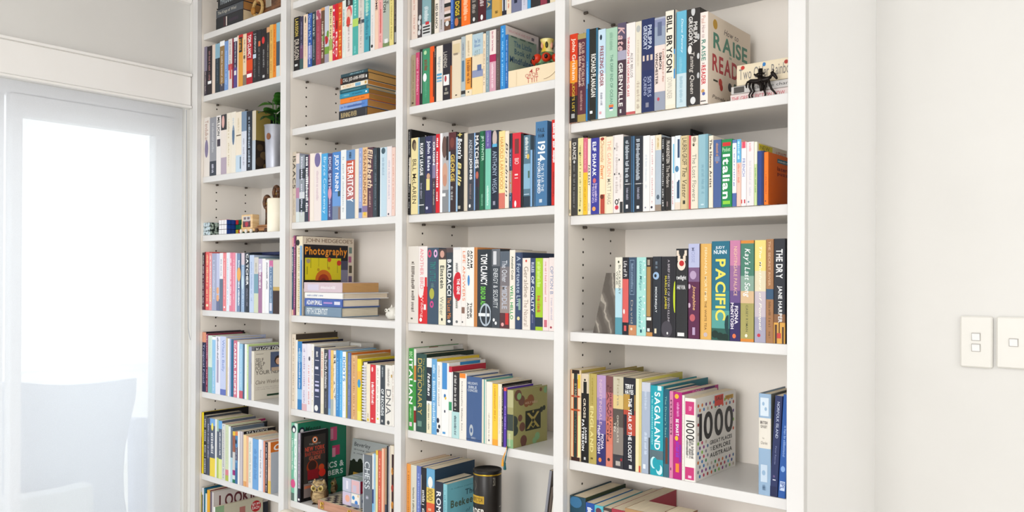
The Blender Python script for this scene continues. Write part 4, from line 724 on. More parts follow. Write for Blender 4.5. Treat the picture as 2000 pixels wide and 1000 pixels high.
S(simple('trim_3', lambda b: b.box((XL+.001, 1.5795, .0), (-1.832*W0, 1.60, CEIL-.01), m_wall)))
# sliding door: frame, two sashes, glass
m_upvc = M('fafafc', .3); 
m_glass = bpy.data.materials.new('clear_glass'); m_glass.use_nodes = True
nt = m_glass.node_tree; nt.nodes.clear()
go = nt.nodes.new('ShaderNodeOutputMaterial'); g1 = nt.nodes.new('ShaderNodeBsdfTransparent'); g2 = nt.nodes.new('ShaderNodeBsdfGlossy'); g2.inputs['Roughness'].default_value = .02; gm = nt.nodes.new('ShaderNodeMixShader')
g1.inputs[0].default_value = (.97, .985, .98, 1); gm.inputs[0].default_value = .06
nt.links.new(g1.outputs[0], gm.inputs[1]); nt.links.new(g2.outputs[0], gm.inputs[2]); nt.links.new(gm.outputs[0], go.inputs[0])
win = empty('window_1', (XL-.125, 0, 0)); S(win); KW = (XL-.125)/-2.8914
def wbox(name, y0, y1, z0, z1, x0=-.025, x1=.025, mat=None, bev=.003):
    y0, y1 = y0*KW, y1*KW; z0, z1 = [EYE+(q-EYE)*KW if q > 1 else q for q in (z0, z1)]
    return simple(name, lambda b: b.box((x0, y0, z0), (x1, y1, z1), mat or m_upvc, bev), win)
wbox('head_frame', OY0, OY1, .58+EYE, OT, -.05, .05); wbox('side_frame', 1.53, OY1, 0, .58+EYE, -.05, .05); wbox('side_frame', OY0, OY0+.04, 0, .58+EYE, -.05, .05); wbox('sill', OY0, OY1, 0, .04, -.05, .05)
GT = .508+EYE
wbox('sash_stile', 1.4225, 1.528, .05, GT, -.02, .03); wbox('sash_stile', .955, .989, .05, GT, -.02, .03); wbox('sash_rail', .955, 1.528, GT, .578+EYE, -.02, .03); wbox('sash_rail', .989, 1.4225, .04, .12, -.02, .03)
wbox('glass_pane', .985, 1.43, .1, GT+.01, .004, .010, m_glass, 0)
wbox('sash_stile', .90, .952, .05, GT, -.05, -.022); wbox('sash_stile', OY0+.04, OY0+.1, .05, GT, -.05, -.022); wbox('sash_rail', OY0+.04, .952, GT, .578+EYE, -.05, -.022); wbox('sash_rail', OY0+.1, .90, .04, .12, -.05, -.022)
wbox('glass_pane', OY0+.08, .91, .1, GT+.01, -.038, -.032, m_glass, 0)
# sheer roller blind
m_sheer = bpy.data.materials.new('sheer_weave'); m_sheer.use_nodes = True; nt = m_sheer.node_tree; nt.nodes.clear()
so = nt.nodes.new('ShaderNodeOutputMaterial'); s1 = nt.nodes.new('ShaderNodeBsdfTransparent'); s2 = nt.nodes.new('ShaderNodeBsdfTranslucent'); s3 = nt.nodes.new('ShaderNodeBsdfDiffuse'); sm = nt.nodes.new('ShaderNodeMixShader'); sm2 = nt.nodes.new('ShaderNodeMixShader')
for q in (s2, s3): q.inputs[0].default_value = (.93, .94, .97, 1)
tc = nt.nodes.new('ShaderNodeTexCoord'); mp = nt.nodes.new('ShaderNodeMapping'); mp.inputs['Scale'].default_value = (1, 1, 1.6); wn = nt.nodes.new('ShaderNodeTexNoise'); wn.inputs['Scale'].default_value = 420; rr = nt.nodes.new('ShaderNodeMapRange')
rr.inputs['To Min'].default_value = .66; rr.inputs['To Max'].default_value = .76
nt.links.new(tc.outputs['Object'], mp.inputs[0]); nt.links.new(mp.outputs[0], wn.inputs['Vector']); nt.links.new(wn.outputs['Fac'], rr.inputs[0]); nt.links.new(rr.outputs[0], sm.inputs[0])
sm2.inputs[0].default_value = .14; nt.links.new(s2.outputs[0], sm2.inputs[1]); nt.links.new(s3.outputs[0], sm2.inputs[2]); nt.links.new(s1.outputs[0], sm.inputs[1]); nt.links.new(sm2.outputs[0], sm.inputs[2]); nt.links.new(sm.outputs[0], so.inputs[0])
bl = tag(empty('roller_blind', (XL+.004, .6, 0)), 'white sheer roller blind hanging over the glass sliding door', 'blind')
simple('blind_fabric', lambda b: b.add([(-.003, -.88, .05), (-.003, .951, .05), (-.003, .951, OT-.012), (-.003, -.88, OT-.012)], [(0, 1, 2, 3)], m_sheer), bl)
simple('bottom_rail', lambda b: b.tube([(-.003, -.88, .05), (-.003, .951, .05)], .009, m_upvc, 8), bl)
cp = [atX(364, 215, XL+.03), atX(366, 480, XL+.03), atX(367.5, 640, XL+.03), atX(370, 655, XL+.03), atX(372, 664, XL+.03)]
tag(simple('blind_cord', lambda b: b.tube(cp, .0012, M('b8bcc4'), 6)), 'thin pale blind cord hanging beside the white bookcase', 'cord')
# outside: paving and an outdoor sling chair behind the blind
S(simple('ground', lambda b: b.box((-14, -8, -.16), (XL-.2, 14, -.06), mix_mat('pale_paving', 'd8d4cc', 'e8e6e0', 2, .8))))
XC = XL-.62; m_sling = mix_mat('grey_sling_weave', 'bcc0d0', 'c8ccda', 90, .8)
def pc(x, y): return atX(x, y, XC)
oc = tag(empty('outdoor_chair', (XC, pc(150, 1000)[1], -.06)), 'grey woven outdoor chair seen through the sheer blind', 'chair'); o0 = oc.location
def slab(name, pts, th, mat):
    P = [pc(*p)-o0 for p in pts]; n = len(P)
    return simple(name, lambda b: b.add([(-th/2, p[1], p[2]) for p in P]+[(th/2, p[1], p[2]) for p in P], [tuple(range(n)), tuple(range(2*n-1, n-1, -1))]+[(i, n+i, n+(i+1) % n, (i+1) % n) for i in range(n)], mat), oc)
slab('backrest', [(-60, 742), (38, 747), (90, 751), (135, 752), (200, 747), (264, 738), (262, 775), (252, 820), (242, 870), (238, 920), (240, 970), (246, 1010), (250, 1120), (-60, 1120)], .03, m_sling)
zz = pc(150, 1120)[2]-o0[2]; yy0 = pc(-60, 1120)[1]-o0[1]; yy1 = pc(250, 1120)[1]-o0[1]
simple('seat', lambda b: b.box((-.55, yy0, zz-.05), (.02, yy1, zz), m_sling, .015), oc)
for sx in (-.52, -.01):
    for sy in (yy0+.03, yy1-.03): simple('leg', lambda b: b.tube([(sx, sy, zz-.02), (sx, sy, .0)], .016, M('dfe2e8', .4), 8), oc)
XC = XL-.87
ob = tag(empty('outdoor_side_chair', (XC, pc(275, 1000)[1], -.06)), 'second grey chair back standing outside beyond the first', 'chair'); oc = ob; o0 = ob.location
slab('backrest', [(254, 822), (262, 816), (292, 816), (294, 1100), (262, 1100), (256, 1000), (255, 900)], .06, m_sling)
zz = pc(270, 1100)[2]-o0[2]; ya, yb = pc(254, 1100)[1]-o0[1], pc(294, 1100)[1]-o0[1]
simple('seat', lambda b: b.box((-.5, ya, zz-.05), (.03, yb, zz), m_sling, .015), ob)
for sx in (-.48, 0):
    for sy in (ya+.02, yb-.02): simple('leg', lambda b: b.tube([(sx, sy, zz-.02), (sx, sy, 0)], .014, M('dfe2e8', .4), 8), ob)
XC = XL-.49; oc = cu = tag(empty('outdoor_cushion', (XC, pc(100, 1000)[1], -.06)), 'bright white cushion standing in front of the grey outdoor chair', 'cushion'); o0 = cu.location
# a cushion on a low white stool
slab('cushion_pad', [(-60, 985), (38, 970), (110, 958), (172, 944), (174, 1060), (-60, 1060)], .09, M('fbfbfb', .9))
zz = pc(60, 1060)[2]-o0[2]; ya, yb = pc(-60, 1060)[1]-o0[1], pc(174, 1060)[1]-o0[1]
simple('stool', lambda b: (b.box((-.045, ya, zz-.04), (.15, yb, zz-.001), M('f2f2f2'), .01), [b.box((x, y, 0), (x+.03, y+.03, zz-.03), M('f2f2f2')) for x in (-.04, .11) for y in (ya+.01, yb-.04)]), cu)
# ---------------------------------------------------------------- bookcase
FY, SY, BY = W0, 1.01625*W0, 1.177*W0
UP = [(-1.832, -1.811), (-1.4714, -1.4523), (-1.1105, -1.0926), (-.7483, -.7296), (-.3841, -.362)]
BAY = {i+1: (UP[i][1]*W0, UP[i+1][0]*W0) for i in range(4)}
ZT = {1: dict(L1=.5778, L2=.4298, L3=.2355, L4=.0957, L5=-.0824, L6=-.2779, L7=-.4734, L8=-.68),
      2: dict(L1=.578, L2=.4318, L3=.3102, L4=.1123, L5=-.0832, L6=-.2798, L7=-.4734, L8=-.68),
      3: dict(L0=.59, L2=.4319, L3=.3099, L4=.1121, L5=-.0851, L6=-.2806, L7=-.4765, L8=-.68),
      4: dict(L0=.59, L1=.432, L2=.2362, L3=.0942, L5=-.0845, L6=-.2818, L7=-.479, L8=-.68)}
def Z(b, l): return ZT[b][l]*W0+EYE
bc = tag(empty('bookcase', ((UP[0][0]+UP[4][1])/2*W0, FY, 0)), 'white built-in bookcase with four bays of adjustable shelves full of books', 'bookcase')
BO = bc.location
def part(name, fn, parent=bc):
    b = MB(); b.T = Matrix.Translation(-BO); fn(b); return b.build(name, parent)
m_in = mix_mat('lifted_melamine', 'efe8de', 'f3ece4', 4, .4, (1, 1, 1), .3, .7)  # same melamine as the fronts, colour lightened and warmed to lift the shaded bays
m_hole = M('3a332c', .8); m_pin = M('6a625a', .4, .6)
TH = .0142*W0
HOLE = (1.052*W0, 1.131*W0)
for i, (a, c) in enumerate(UP):
    u_ = part('upright', lambda b: b.box((a*W0, FY+.019, .08), (c*W0-(.0042 if i == 4 else .0006), BY+.004, CEIL), m_in))
    part('face_stile', lambda b: b.box((a*W0, FY, .0), (c*W0, FY+.0186, CEIL), m_mel, .0012))
    if i < 4:
        def holes(b):
            x = c*W0-.0003
            for y in HOLE:
                z = .36
                while z < CEIL-.05:
                    b.add([(x, y+.0031*math.cos(k*.785), z+.0031*math.sin(k*.785)) for k in range(8)], [tuple(range(8))], m_hole); z += .032
        h_ = part('peg_holes', holes); h_['kind'] = 'stuff'
part('back_panel', lambda b: b.box((UP[0][0]*W0, BY, .08), (UP[4][1]*W0-.005, BY+.006, CEIL), m_in))
part('plinth', lambda b: b.box((UP[0][0]*W0, FY+.04, 0), (UP[4][1]*W0-.005, BY, .08), m_mel))
part('top_rail', lambda b: b.box((UP[0][0]*W0, FY-.004, CEIL-.045), (UP[4][1]*W0, FY-.0002, CEIL), m_mel, .001))
for b_ in ZT:
    for l in ZT[b_]:
        z = Z(b_, l); x0, x1 = BAY[b_]
        part('shelf', lambda b: b.box((x0+.0004, SY, z-TH), (x1-.0004, BY-.0003, z), m_mel, .0012))
        for y in HOLE: part('shelf_pin', lambda b: b.tube([(x0, y, z-TH-.0035), (x0+.010, y, z-TH-.0035)], .0035, m_pin, 8))
# ---------------------------------------------------------------- books
BAYN = {1: 'leftmost bay', 2: 'second bay', 3: 'third bay', 4: 'rightmost bay'}
ORD = 'top second third fourth fifth sixth seventh bottom'.split()
ROWN = {1: dict(zip(('L1','L2','L3','L4','L5','L6','L7','L8'), ('top','second','third','fourth','fifth','sixth','seventh','bottom'))),
        2: dict(L2='top', L3='second', L4='third', L5='fourth', L6='fifth', L7='bottom'),
        3: dict(L2='top', L3='second', L4='third', L5='fourth', L6='fifth', L7='bottom'),
        4: dict(L2='top', L3='second', L5='fourth', L6='fifth', L7='bottom')}
ROWN[4]['L3'] = 'second'; ROWN[4]['L5'] = 'third'; ROWN[4]['L6'] = 'fourth'
NTH = 'first second third fourth fifth sixth seventh eighth ninth tenth eleventh twelfth thirteenth fourteenth fifteenth sixteenth seventeenth eighteenth nineteenth twentieth'.split()
def nth(i): return NTH[i] if i < 20 else 'twenty-'+NTH[i-20]
def visX(x, bay, Y):                        # keep clear of the uprights
    a, c = BAY[bay]; return min(max(x, a+.0012), c-.0012)
books = []; rows = {}
cur = None
for line in DATA.strip().split('\n'):
    tk = line.split()
    if tk[0][0] == '#':
        cur = (int(tk[0][1:]), tk[1]); yo = float(tk[2])/100; xl = float(tk[3]); lastX = -9; rows.setdefault(cur, []); continue
    s = parse(tk[2:]); xr = float(tk[0]); yt = float(tk[1]); Ys = SY+.002+yo
    xa = s['x0'] or xl; xl = xr
    bay, lv = cur; z0 = Z(bay, lv)+.0003
    X0 = visX(atY(xa, 500, Ys)[0], bay, Ys); X1 = visX(atY(xr, 500, Ys)[0], bay, Ys)
    pm = (xa+xr)/2; ztop = atY(pm, yt, Ys)[2]; h = ztop-z0; X0 = max(X0, lastX); wd = X1-X0
    if wd < .0022: wd = .0022; X1 = X0+wd
    lastX = X1
    nxt = min(v for v in [Z(bay, q)-TH for q in ZT[bay]] if v > z0+.02)
    h = min(h, nxt-z0-.003)
    d = s['d']/100 if s['d'] else min(.195, max(.11, h*.66))
    if s['e']: q = atX(s['e'], 500, X1)[1]; d = min(max(q-Ys, .06), BY-Ys-.004)
    jit = 0
    books.append(dict(s=s, X=(X0+X1)/2, Y=Ys, z=z0, w=wd, h=h, d=d, row=cur, px=(xr-xa)*(h*1581/1.9), i=len(rows[cur])))
    rows[cur].append(books[-1])
make_glyphs(''.join(t.split('=')[2].replace('_', ' ') for b in books for t in b['s']['s']+b['s']['F'] if t[0] == 't')+EXTRA_CHARS)
# great-places cover: the printed dots
rd = random.Random(3); DOT = '2a78c0 1f4a9a c82a5a d85a2a 3a9a58 4ab0d8 8a2a8a b02a2a 5a2a7a e07a30 8abf40 3a6a9a 888898 c8b8a8'.split()
for b in books:
    if b['s']['n'] == 'great places cover':
        L = ['r.0-.001=f0ece6=0-.01']*3
        for r_ in range(16):
            fy = .095+r_*.057
            for c_ in range(10):
                fx = .06+c_*.093+(.04 if r_ % 2 else 0)
                if fx > .95: continue
                faint = .19 < fy < .52 and .1 < fx < .93
                if (.53 < fy < .78 and .3 < fx) or faint: continue
                L.append('d%.3f=%s=%.3f=.0215' % (fy, 'ddd4cc' if faint else rd.choice(DOT), fx))
        L += F_tokens(['t.19-.53=16141a=1000=.08-.93=B', 't.56-.61=1c1a1c=GREAT_PLACES=.34-.9=B', 't.635-.69=1c1a1c=EXPLORE=.42-.86=B', 't.64-.685=1c1a1c=TO=.34-.4', 't.715-.77=1c1a1c=AUSTRALIA=.34-.9=B', 'r.02-.15=e83a2a=.45-.67', 't.035-.085=5a1410=SALE=.48-.65=B', 'r.05-.1=d8a830=.72-.93', 't.06-.09=5a4010=UPDATED=.74-.91'])
        b['s']['F'] += L
INDIV = 305
keep = {id(b) for b in sorted(books, key=lambda b: -b['px']-(1e6 if (b['s']['F'] or b['s']['e']) else 0))[:INDIV-25]}
stuff = MB(); used = {}
def describe(b):
    s = b['s']; R = rows[b['row']]; i = b['i']; c = cname(s['c']); cm = b['w']*100
    size = 'thick ' if cm > 3.3 else 'slim ' if cm < 1.3 else ''
    bay, lv = b['row']; loc = ROWN[bay][lv]+' shelf of '+BAYN[bay]
    L = cname(R[i-1]['s']['c']) if i else None; Rr = cname(R[i+1]['s']['c']) if i+1 < len(R) else None
    if L and Rr: nb = 'between %s and %s ones' % (L, Rr) if L != Rr else 'between two %s ones' % L
    elif L: nb = 'right of %s one' % L
    else: nb = 'left of %s one' % Rr
    tx = [t for t in s['s'] if t[0] in 't~']
    if s['n']: note = s['n']; lab = '%s book with %s, %s, %s' % (c, note, nb, loc)
    else:
        ink = cname(tx[0].split('=')[1])+'-lettered ' if tx and cname(tx[0].split('=')[1]) != c else ''
        lab = '%s%s%s book %s, %s' % (size, ink, c, nb, loc)
    if len(lab.split()) > 16: lab = lab.replace(' shelf of ', ' shelf, ')
    if len(lab.split()) > 16: lab = '%s book with %s, %s' % (c, s['n'], loc) if s['n'] else '%s book %s, %s' % (c, nb, loc)
    if lab in used: lab = '%s book, %s from the left on %s' % (c, nth(i), loc)
    used[lab] = 1; return lab
def place(spec, w, h, d, mat, label, group, name='book'):
    root = empty(name, (0, 0, 0)); root.matrix_world = mat; tag(root, label, 'book', group)
    c, p, s, f = MB(), MB(), MB(), MB(); book_mesh(spec, w, h, d, c, p, s, f)
    c.build('cover', root)
    if p.v: p.build('page_block', root)
    if s.v: s.build('spine_print', root)['kind'] = 'stuff'
    if f.v: f.build('cover_print', root)['kind'] = 'stuff'
    return root
for b in books:
    T = Matrix.Translation((b['X'], b['Y'], b['z'])); bay, lv = b['row']
    if id(b) in keep: b['root'] = place(b['s'], b['w'], b['h'], b['d'], T, describe(b), 'books on the %s shelf of the %s' % (ROWN[bay][lv], BAYN[bay]))
    else: stuff.T = T; book_mesh(b['s'], b['w'], b['h'], b['d'], stuff, stuff, stuff, stuff)
stuff.T = None
so_ = stuff.build('slim_books'); tag(so_, 'thinnest book spines and a black gap filler squeezed between the wider books on all shelves', 'books', None, 'stuff')  # one black sliver is added where a row only has a dark gap
# lying stacks: (bay, level, front x left px, inset, [(x0, x1, ytop at the middle, spec, label)]) from the bottom up
LIE = Matrix(((0, 0, -1, 0), (0, 1, 0, 0), (1, 0, 0, 0), (0, 0, 0, 1)))
def stack(bay, lv, inset, items, group, base=None):
    z = (Z(bay, lv)+.0003) if base is None else base
    for x0, x1, yt, dpt, spec, label in items:
        Ys = SY+inset; X0 = visX(atY(x0, 500, Ys)[0], bay, Ys); X1 = visX(atY(x1, 500, Ys)[0], bay, Ys); zt = atY((x0+x1)/2, yt, Ys)[2]
        T = Matrix.Translation((X1, Ys, (z+zt)/2)) @ LIE; sp = parse(spec.split())
        place(sp, zt-z, X1-X0, dpt, T, label, group); z = zt+.0002
stack(1, 'L1', .006, [
    (419.5, 471.5, 28, .13, '26282c r.38-.42=e8d8d0=.1-.9 ~.5-.85=4a3a4a r.3-.34=5a2a34=.1-.9 P=e0c8a0', 'black book at the bottom of the lying pile on the topmost shelf'),
    (419.8, 472, 12, .13, '4c5056 t.06-.75=b8b4a8=The_Kings_of_Wind=B=.25-.75 P=b0783c f=8a3a20', 'charcoal book lying second in the pile on the topmost shelf'),
    (423, 472.5, -22, .13, '202226 t.1-.6=9aa4a8=HARBOUR=B r.42-.6=b8c8cc=.4-.8 P=a8703c', 'black book topping the lying pile on the topmost shelf')], 'lying pile on the topmost shelf')
stack(2, 'L3', .01, [
    (660.5, 715, 213, .12, '34343a t.08-.65=d8c088=BURNING_RIVER r.96-1=555=0-1 P=b8823e', 'dark grey book at the foot of the lying pile, second bay'),
    (661.5, 716, 199, .12, '8ea8d8 ~.05-.9=4a6cb0 b.8-1=5a8ad0 r.3-.8=4a68a8=.3-.6 P=c08a48', 'blue and white book lying just above the dark grey one'),
    (663, 719, 188, .125, 'f08428 ~.35-.85=b85818 P=a87838', 'orange book lying in the middle of the pile, second bay'),
    (662, 718, 178, .12, '2f8fb0 ~.1-.35=8cd0e0 ~.45-.8=1c6080 r.9-.95=fff=.3-.6 P=a07030', 'bright blue book lying on the orange one in the pile'),
    (662, 713, 171, .12, '24606e r.1-.8=7ab0b8=.4-.5 P=d8b888', 'thin teal book lying beneath the cream one in the pile'),
    (664, 716, 161, .125, 'f0e6d4 t.08-.5=e0a860=ROBERT r.55-.75=7ab0d0=.1-.8 r.9-.97=c8a050=.2-.8 P=c08038', 'cream book lying under the black white-lettered one in the pile'),
    (663, 717, 147, .12, '241e1c t.1-.88=e0d8d0=CALL_JUD-ANN-WEBB=B=.15-.85 r.92-.96=fff=.3-.7 r0-.08=8a3a20=.1-.9 P=c89a58', 'black book with big white letters lying second from pile top'),
    (664, 716, 140, .118, '2c4a54 ~.35-.85=9ac0c8 P=c89650', 'dark teal book on the very top of the lying pile')], 'lying pile of paperbacks in the second bay')
stack(2, 'L5', .004, [
    (595, 667, 599.5, .155, '7a92a8 h t.08-.65=dfe6ea=FIFTH_SCIENTIST=B=.2-.85 r.0-.03=444c58=0-1 P=e8dcc4', 'slate-blue hardback at the bottom of the pile with pages outward'),
    (595.5, 669, 583.5, .155, '4a66b0 h t.06-.48=fff=ADAM_SMALL=B=.2-.8 r.52-.75=b890d0=.4-.6 r.8-.95=dde=.3-.7 P=ecdfc8', 'blue hardback with white lettering lying second in the pile'),
    (595.8, 669.5, 571.5, .19, 'f2f0ee h f=222226 ~.05-.5=8a9ac0 P=e4d4bc', 'white-spined black hardback lying under the pink one, sticking out'),
    (594, 668.5, 551.5, .15, 'd8c4cc ~.45-.85=f4ecf0 r.1-.4=d8d0e4=.2-.8 P=c89a62', 'pale pink paperback on top of pile beneath the sunflower cover')], 'lying pile below the photography book')
zst = Z(4, 'L2')+.0003
stack(4, 'L2', .045, [
    (1425.5, 1560, 176, .13, 'f0e0dc t.02-.8=d85868=THE_GREAT_FICTION_NOW=.35-.75 P=f0e4d4', 'pinkish white book at bottom of pile behind the wire horse'),
    (1427, 1560, 160, .13, 'd8d4d0 r.04-.2=54504c=.1-.9 t.35-.95=4a4846=climate_change=.2-.7 r.96-1=688=0-1 P=e8dcc8', 'pale grey book lying between cream and pinkish ones behind horse')], 'lying pile behind the wire horse')
zc = atY(1493, 160, SY+.045)[2]
stack(4, 'L2', .045, [(1438, 1560, 118, .14, 'eedfc2 h t.04-.98=8a8480=Two_Older_Rainbows=.25-.8 o.1=c83a30=.85=.1=.1 o.45=3a80c0=.85=.1=.08 o.8=b03a30=.8=.1=.1 P=efe2cc', 'cream picture book with outlined lettering topping pile behind wire horse')], 'lying pile behind the wire horse', zc+.0002)
# cream slipcase lying in front of the mindfulness book
Yq = SY+.004; xa = atY(985, 500, Yq)[0]; zq = Z(3, 'L3')+.0003; zt = atY(1000, 138, Yq)[2]; xb = BAY[3][1]-.001
bx = tag(empty('book_box', ((xa+xb)/2, Yq, zq)), 'long cream box with red printed characters in front of the green cover', 'box'); hw_ = (xb-xa)/2; hh = zt-zq
simple('case', lambda b: b.prism([(-hw_, 0), (hw_, 0), (hw_, hh), (-hw_+.012, hh), (-hw_+.005, hh-.004), (-hw_+.002, hh-.012)], 0, .045, M('f0dcba', .6)), bx)
def boxprint(b):
    prints(b, ['t.15-.4=c05048=4_P=.44-.62=H', 't.38-.62=c86860=QRQR=.37-.6=H', 't.62-.92=c86058=TYIT=.4-.6=H', 'r.1-.95=dcc098=.21-.215'], lambda u, v, k: (-hw_+2*hw_*u, -.0003-DZ*k, hh*(1-v)), 2*hw_, hh)
    pts = [(hw_-.055+.05*math.sin(a)*.9-.0, -.0006, hh*.15+hh*.8*(1-math.cos(a))) for a in [i*.13 for i in range(12)]]
    b.tube(pts, .0005, M('8a6a50'), 5)
simple('printed_characters', boxprint, bx)['kind'] = 'stuff'
# leaning books at the right end of bays 4 and 3
def lean(px0, px1, ybot, yt, bay, lv, deg, dpt, spec, label, group, yo=0):
    Ys = SY+.002+yo; X0 = atY(px0, 500, Ys)[0]; X1 = atY(px1, 500, Ys)[0]; z = Z(bay, lv)+.0004; h = (atY(px0, yt, Ys)[2]-z)/math.cos(math.radians(deg)); wd = (X1-X0)
    T = Matrix.Translation((X1, Ys, z)) @ Matrix.Rotation(math.radians(deg), 4, 'Y') @ Matrix.Translation((-wd/2, 0, 0))
    place(parse(spec.split()), wd, h, dpt, T, label, group)
g4 = 'books on the fourth shelf of the rightmost bay'
lean(1504.5, 1519.5, 0, 772, 4, 'L6', 3.0, .14, '2c3560 t.06-.42=c8d0e8=NORFOLK_ISLAND=.35-.7 t.5-.68=8a90b8=Peter_Reeves=.4-.6 r.83-.84=dde=.3-.7 o.8=6a5a88=.45=.15=.15 r.9-1=242a50=0-1', 'navy book leaning right beside the pale blue labelled hardback', g4)
lean(1520.5, 1535, 0, 770, 4, 'L6', 3.0, .14, '2c5ca8 ~.3-.6=88a8e0 o.72=8ab0e8=.5=.3=.4 r.84-.93=c8d8f4=.2-.9 t.85-.92=2c4c98=IPL=.25-.85', 'bright blue book leaning right against the end panel', g4)
g3 = 'leaning slim books on the bottom shelf of the third bay'
lean(1051, 1056, 0, 915, 3, 'L7', 8, .2, '8a8a92 f=6a625c', 'slim grey book leaning at end of bottom shelf, third bay', g3)
lean(1058, 1063, 0, 948, 3, 'L7', 8, .19, '5c5048 f=4a4038', 'slim brown book leaning behind the slim grey one', g3)
lean(1066, 1070, 0, 960, 3, 'L7', 7, .19, 'e8e0d4 f=c8c0a8', 'slim white book leaning nearest the upright, third bay', g3)
# two slim black booklets standing behind the second row of bay 4
for px0, px1, yt, lb in ((1283, 1287, 255, 'black booklet peeking above the grey-blue spine'), (1346, 1350, 245.5, 'black booklet peeking above the red and cream spines')):
    Ys = SY+.004; X0 = atY(px0, 500, Ys)[0]; z = Z(4, 'L3')+.0003
    T = Matrix.Translation((X0+.0015, SY+.002+.13, z)); h = atY(px0, yt, Ys)[2]-z
    Yb = SY+.132; X = atY(px0+2, 500, Yb)[0]; h = atY(px0, yt, Yb)[2]-z; T = Matrix.Translation((X, Yb, z)); e = atX(px0+26, 500, X)[1]-Yb
    place(parse('16161a f=16161a Ft.08-.1=aab=Notes_inside=.15-.8'.split()), .003, h, min(e, BY-Yb-.002), T, lb, 'black booklets behind the row')
# navy book lying across the shorter books, fifth shelf of the leftmost bay; tall cards behind the second bay
zn = max(b['z']+b['h'] for b in rows[(1, 'L5')] if b['i'] >= 15)
X0 = atY(490, 500, SY+.05)[0]; X1 = BAY[1][1]-.002
T = Matrix.Translation((X1, SY+.05, zn+.0062)) @ LIE
place(parse('1a2350 P=d8ccb4'.split()), .0115, X1-X0, .13, T, 'slim navy book lying flat on top of shorter books, leftmost bay', 'books on the fifth shelf of the leftmost bay')
Yb = SY+.152; a = atY(664, 675, Yb); c = atY(704, 675, Yb); zb = Z(2, 'L6')+.0003; ht = atY(684, 669, Yb)[2]-zb
cb = tag(empty('card_case', ((a[0]+c[0])/2, Yb, zb)), 'white card case standing behind the row of reference books', 'box')
simple('case', lambda b: b.box((-(c[0]-a[0])/2, 0, 0), ((c[0]-a[0])/2, .06, ht), M('f0ede6'), .003), cb)
simple('printed_mark', lambda b: b.box((-.02, -.0006, ht-.018), (-.013, -.0001, ht-.008), M('5a5648')), cb)
# face-out book leaning on the back panel, bottom shelf of the second bay
Yf = BY-.055; a = atY(680, 860, Yf); c = atY(771, 880, Yf); zb = Z(2, 'L7')+.0005; xw = min(c[0], BAY[2][1]-.003)-a[0]; hf = atY(680, 857, Yf)[2]-zb
bk = tag(empty('book', (a[0], BY-.052, zb), (math.radians(-9), 0, 0)), 'pale grey book standing face-out against the back, behind photo cube', 'book')
simple('cover', lambda b: (b.box((0, -.010, 0), (xw, -.009, hf), M('b4bab8')), b.box((0, -.0015, 0), (xw, -.0003, hf), M('b4bab8')), b.box((0, -.009, 0), (.0012, -.0015, hf), M('b4bab8'))), bk)
simple('page_block', lambda b: b.box((.0014, -.0088, .0006), (xw-.001, -.0017, hf-.0006), page_mat('efe4cc')), bk)
simple('cover_print', lambda b: prints(b, ['t.06-.16=22262a=Beverley=.05-.4=H', 't.18-.22=3a3e42=driving_the_road=.05-.62=H', 't.25-.28=5a5e62=a_memoir=.05-.45=H', 'r.42-.75=1e2418=.0-.55', 'o.44=1e2418=.08=.06', 'o.42=1e2418=.22=.07', 'o.45=1e2418=.36=.06', 'r.62-.8=b08a30=.1-.4'], lambda u, v, k: (xw*u, -.0102-DZ*k, hf*(1-v)), xw, hf), bk)
# spiral binding on the white-and-navy comb-bound book
Ys = SY+.002; X0 = atY(706.8, 500, Ys)[0]; X1 = atY(716.2, 500, Ys)[0]; zb = Z(2, 'L6')+.0003; hb = atY(711, 707, Ys)[2]-zb; wb = X1-X0
sb = tag(empty('notebook', ((X0+X1)/2, Ys, zb)), 'spiral-bound navy notebook with white comb binding, fifth shelf', 'notebook')
simple('cover', lambda b: (b.box((-wb/2+.0005, .006, 0), (-wb/2+.0013, .135, hb), M('2c2c70')), b.box((wb/2-.0013, .006, 0), (wb/2-.0005, .135, hb), M('1c1c48'))), sb)
simple('page_block', lambda b: b.box((-wb/2+.0015, .008, .002), (wb/2-.0015, .133, hb-.002), page_mat('f0e8dc')), sb)
def comb(b):
    z = .008
    while z < hb-.008:
        for k in range(1): b.tube([((wb/2-.002)*math.cos(a), .008-.009*math.sin(a), z) for a in [math.pi*i/8 for i in range(9)]], .0026, M('e8e8f4'), 6)
        z += .0088
simple('comb_binding', comb, sb)
# ---------------------------------------------------------------- ornaments and small things
def root_at(name, p, label, cat, group=None, rz=0): return tag(empty(name, p, (0, 0, rz)), label, cat, group)
wood = mix_mat('warm_wood', '8a5a30', 'b07a44', 14, .5, (1, 1, 6)); dwood = mix_mat('dark_wood', '4a2c16', '7a4c28', 20, .45, (1, 1, 5)); pwood = mix_mat('pale_wood', 'd8b07c', 'e8c898', 14, .55, (1, 1, 6))
# ribbon markers of the camouflage book
for b in books:
    if b['s']['n'] == 'camouflage cover':
        r_ = b['root']; o = Vector((b['X'], b['Y'], b['z']))
        for nm, col, pts in (('ribbon', 'eda63c', [(990.5, 876, .004), (990, 879, -.010), (986, 886, -.012), (982, 896, -.012)]), ('ribbon', '1f5a60', [(992, 877, .004), (991.5, 880, -.010), (988, 892, -.011), (986, 903, -.011)])):
            P = [atY(x, y, SY+q)-o for x, y, q in pts]; P[0][2] = .0019; P[0][1] = SY+.0015-o[1]; P[1][2] = .0012
            def rib(bb):
                bb.tube(P, .0016, M(col, .6), 6); e = P[-1]; bb.lathe([(.0016, 0), (.0028, -.003), (.0024, -.005), (.004, -.016), (.0036, -.019)], M(col, .7), 10, e)
            simple(nm, rib, r_)
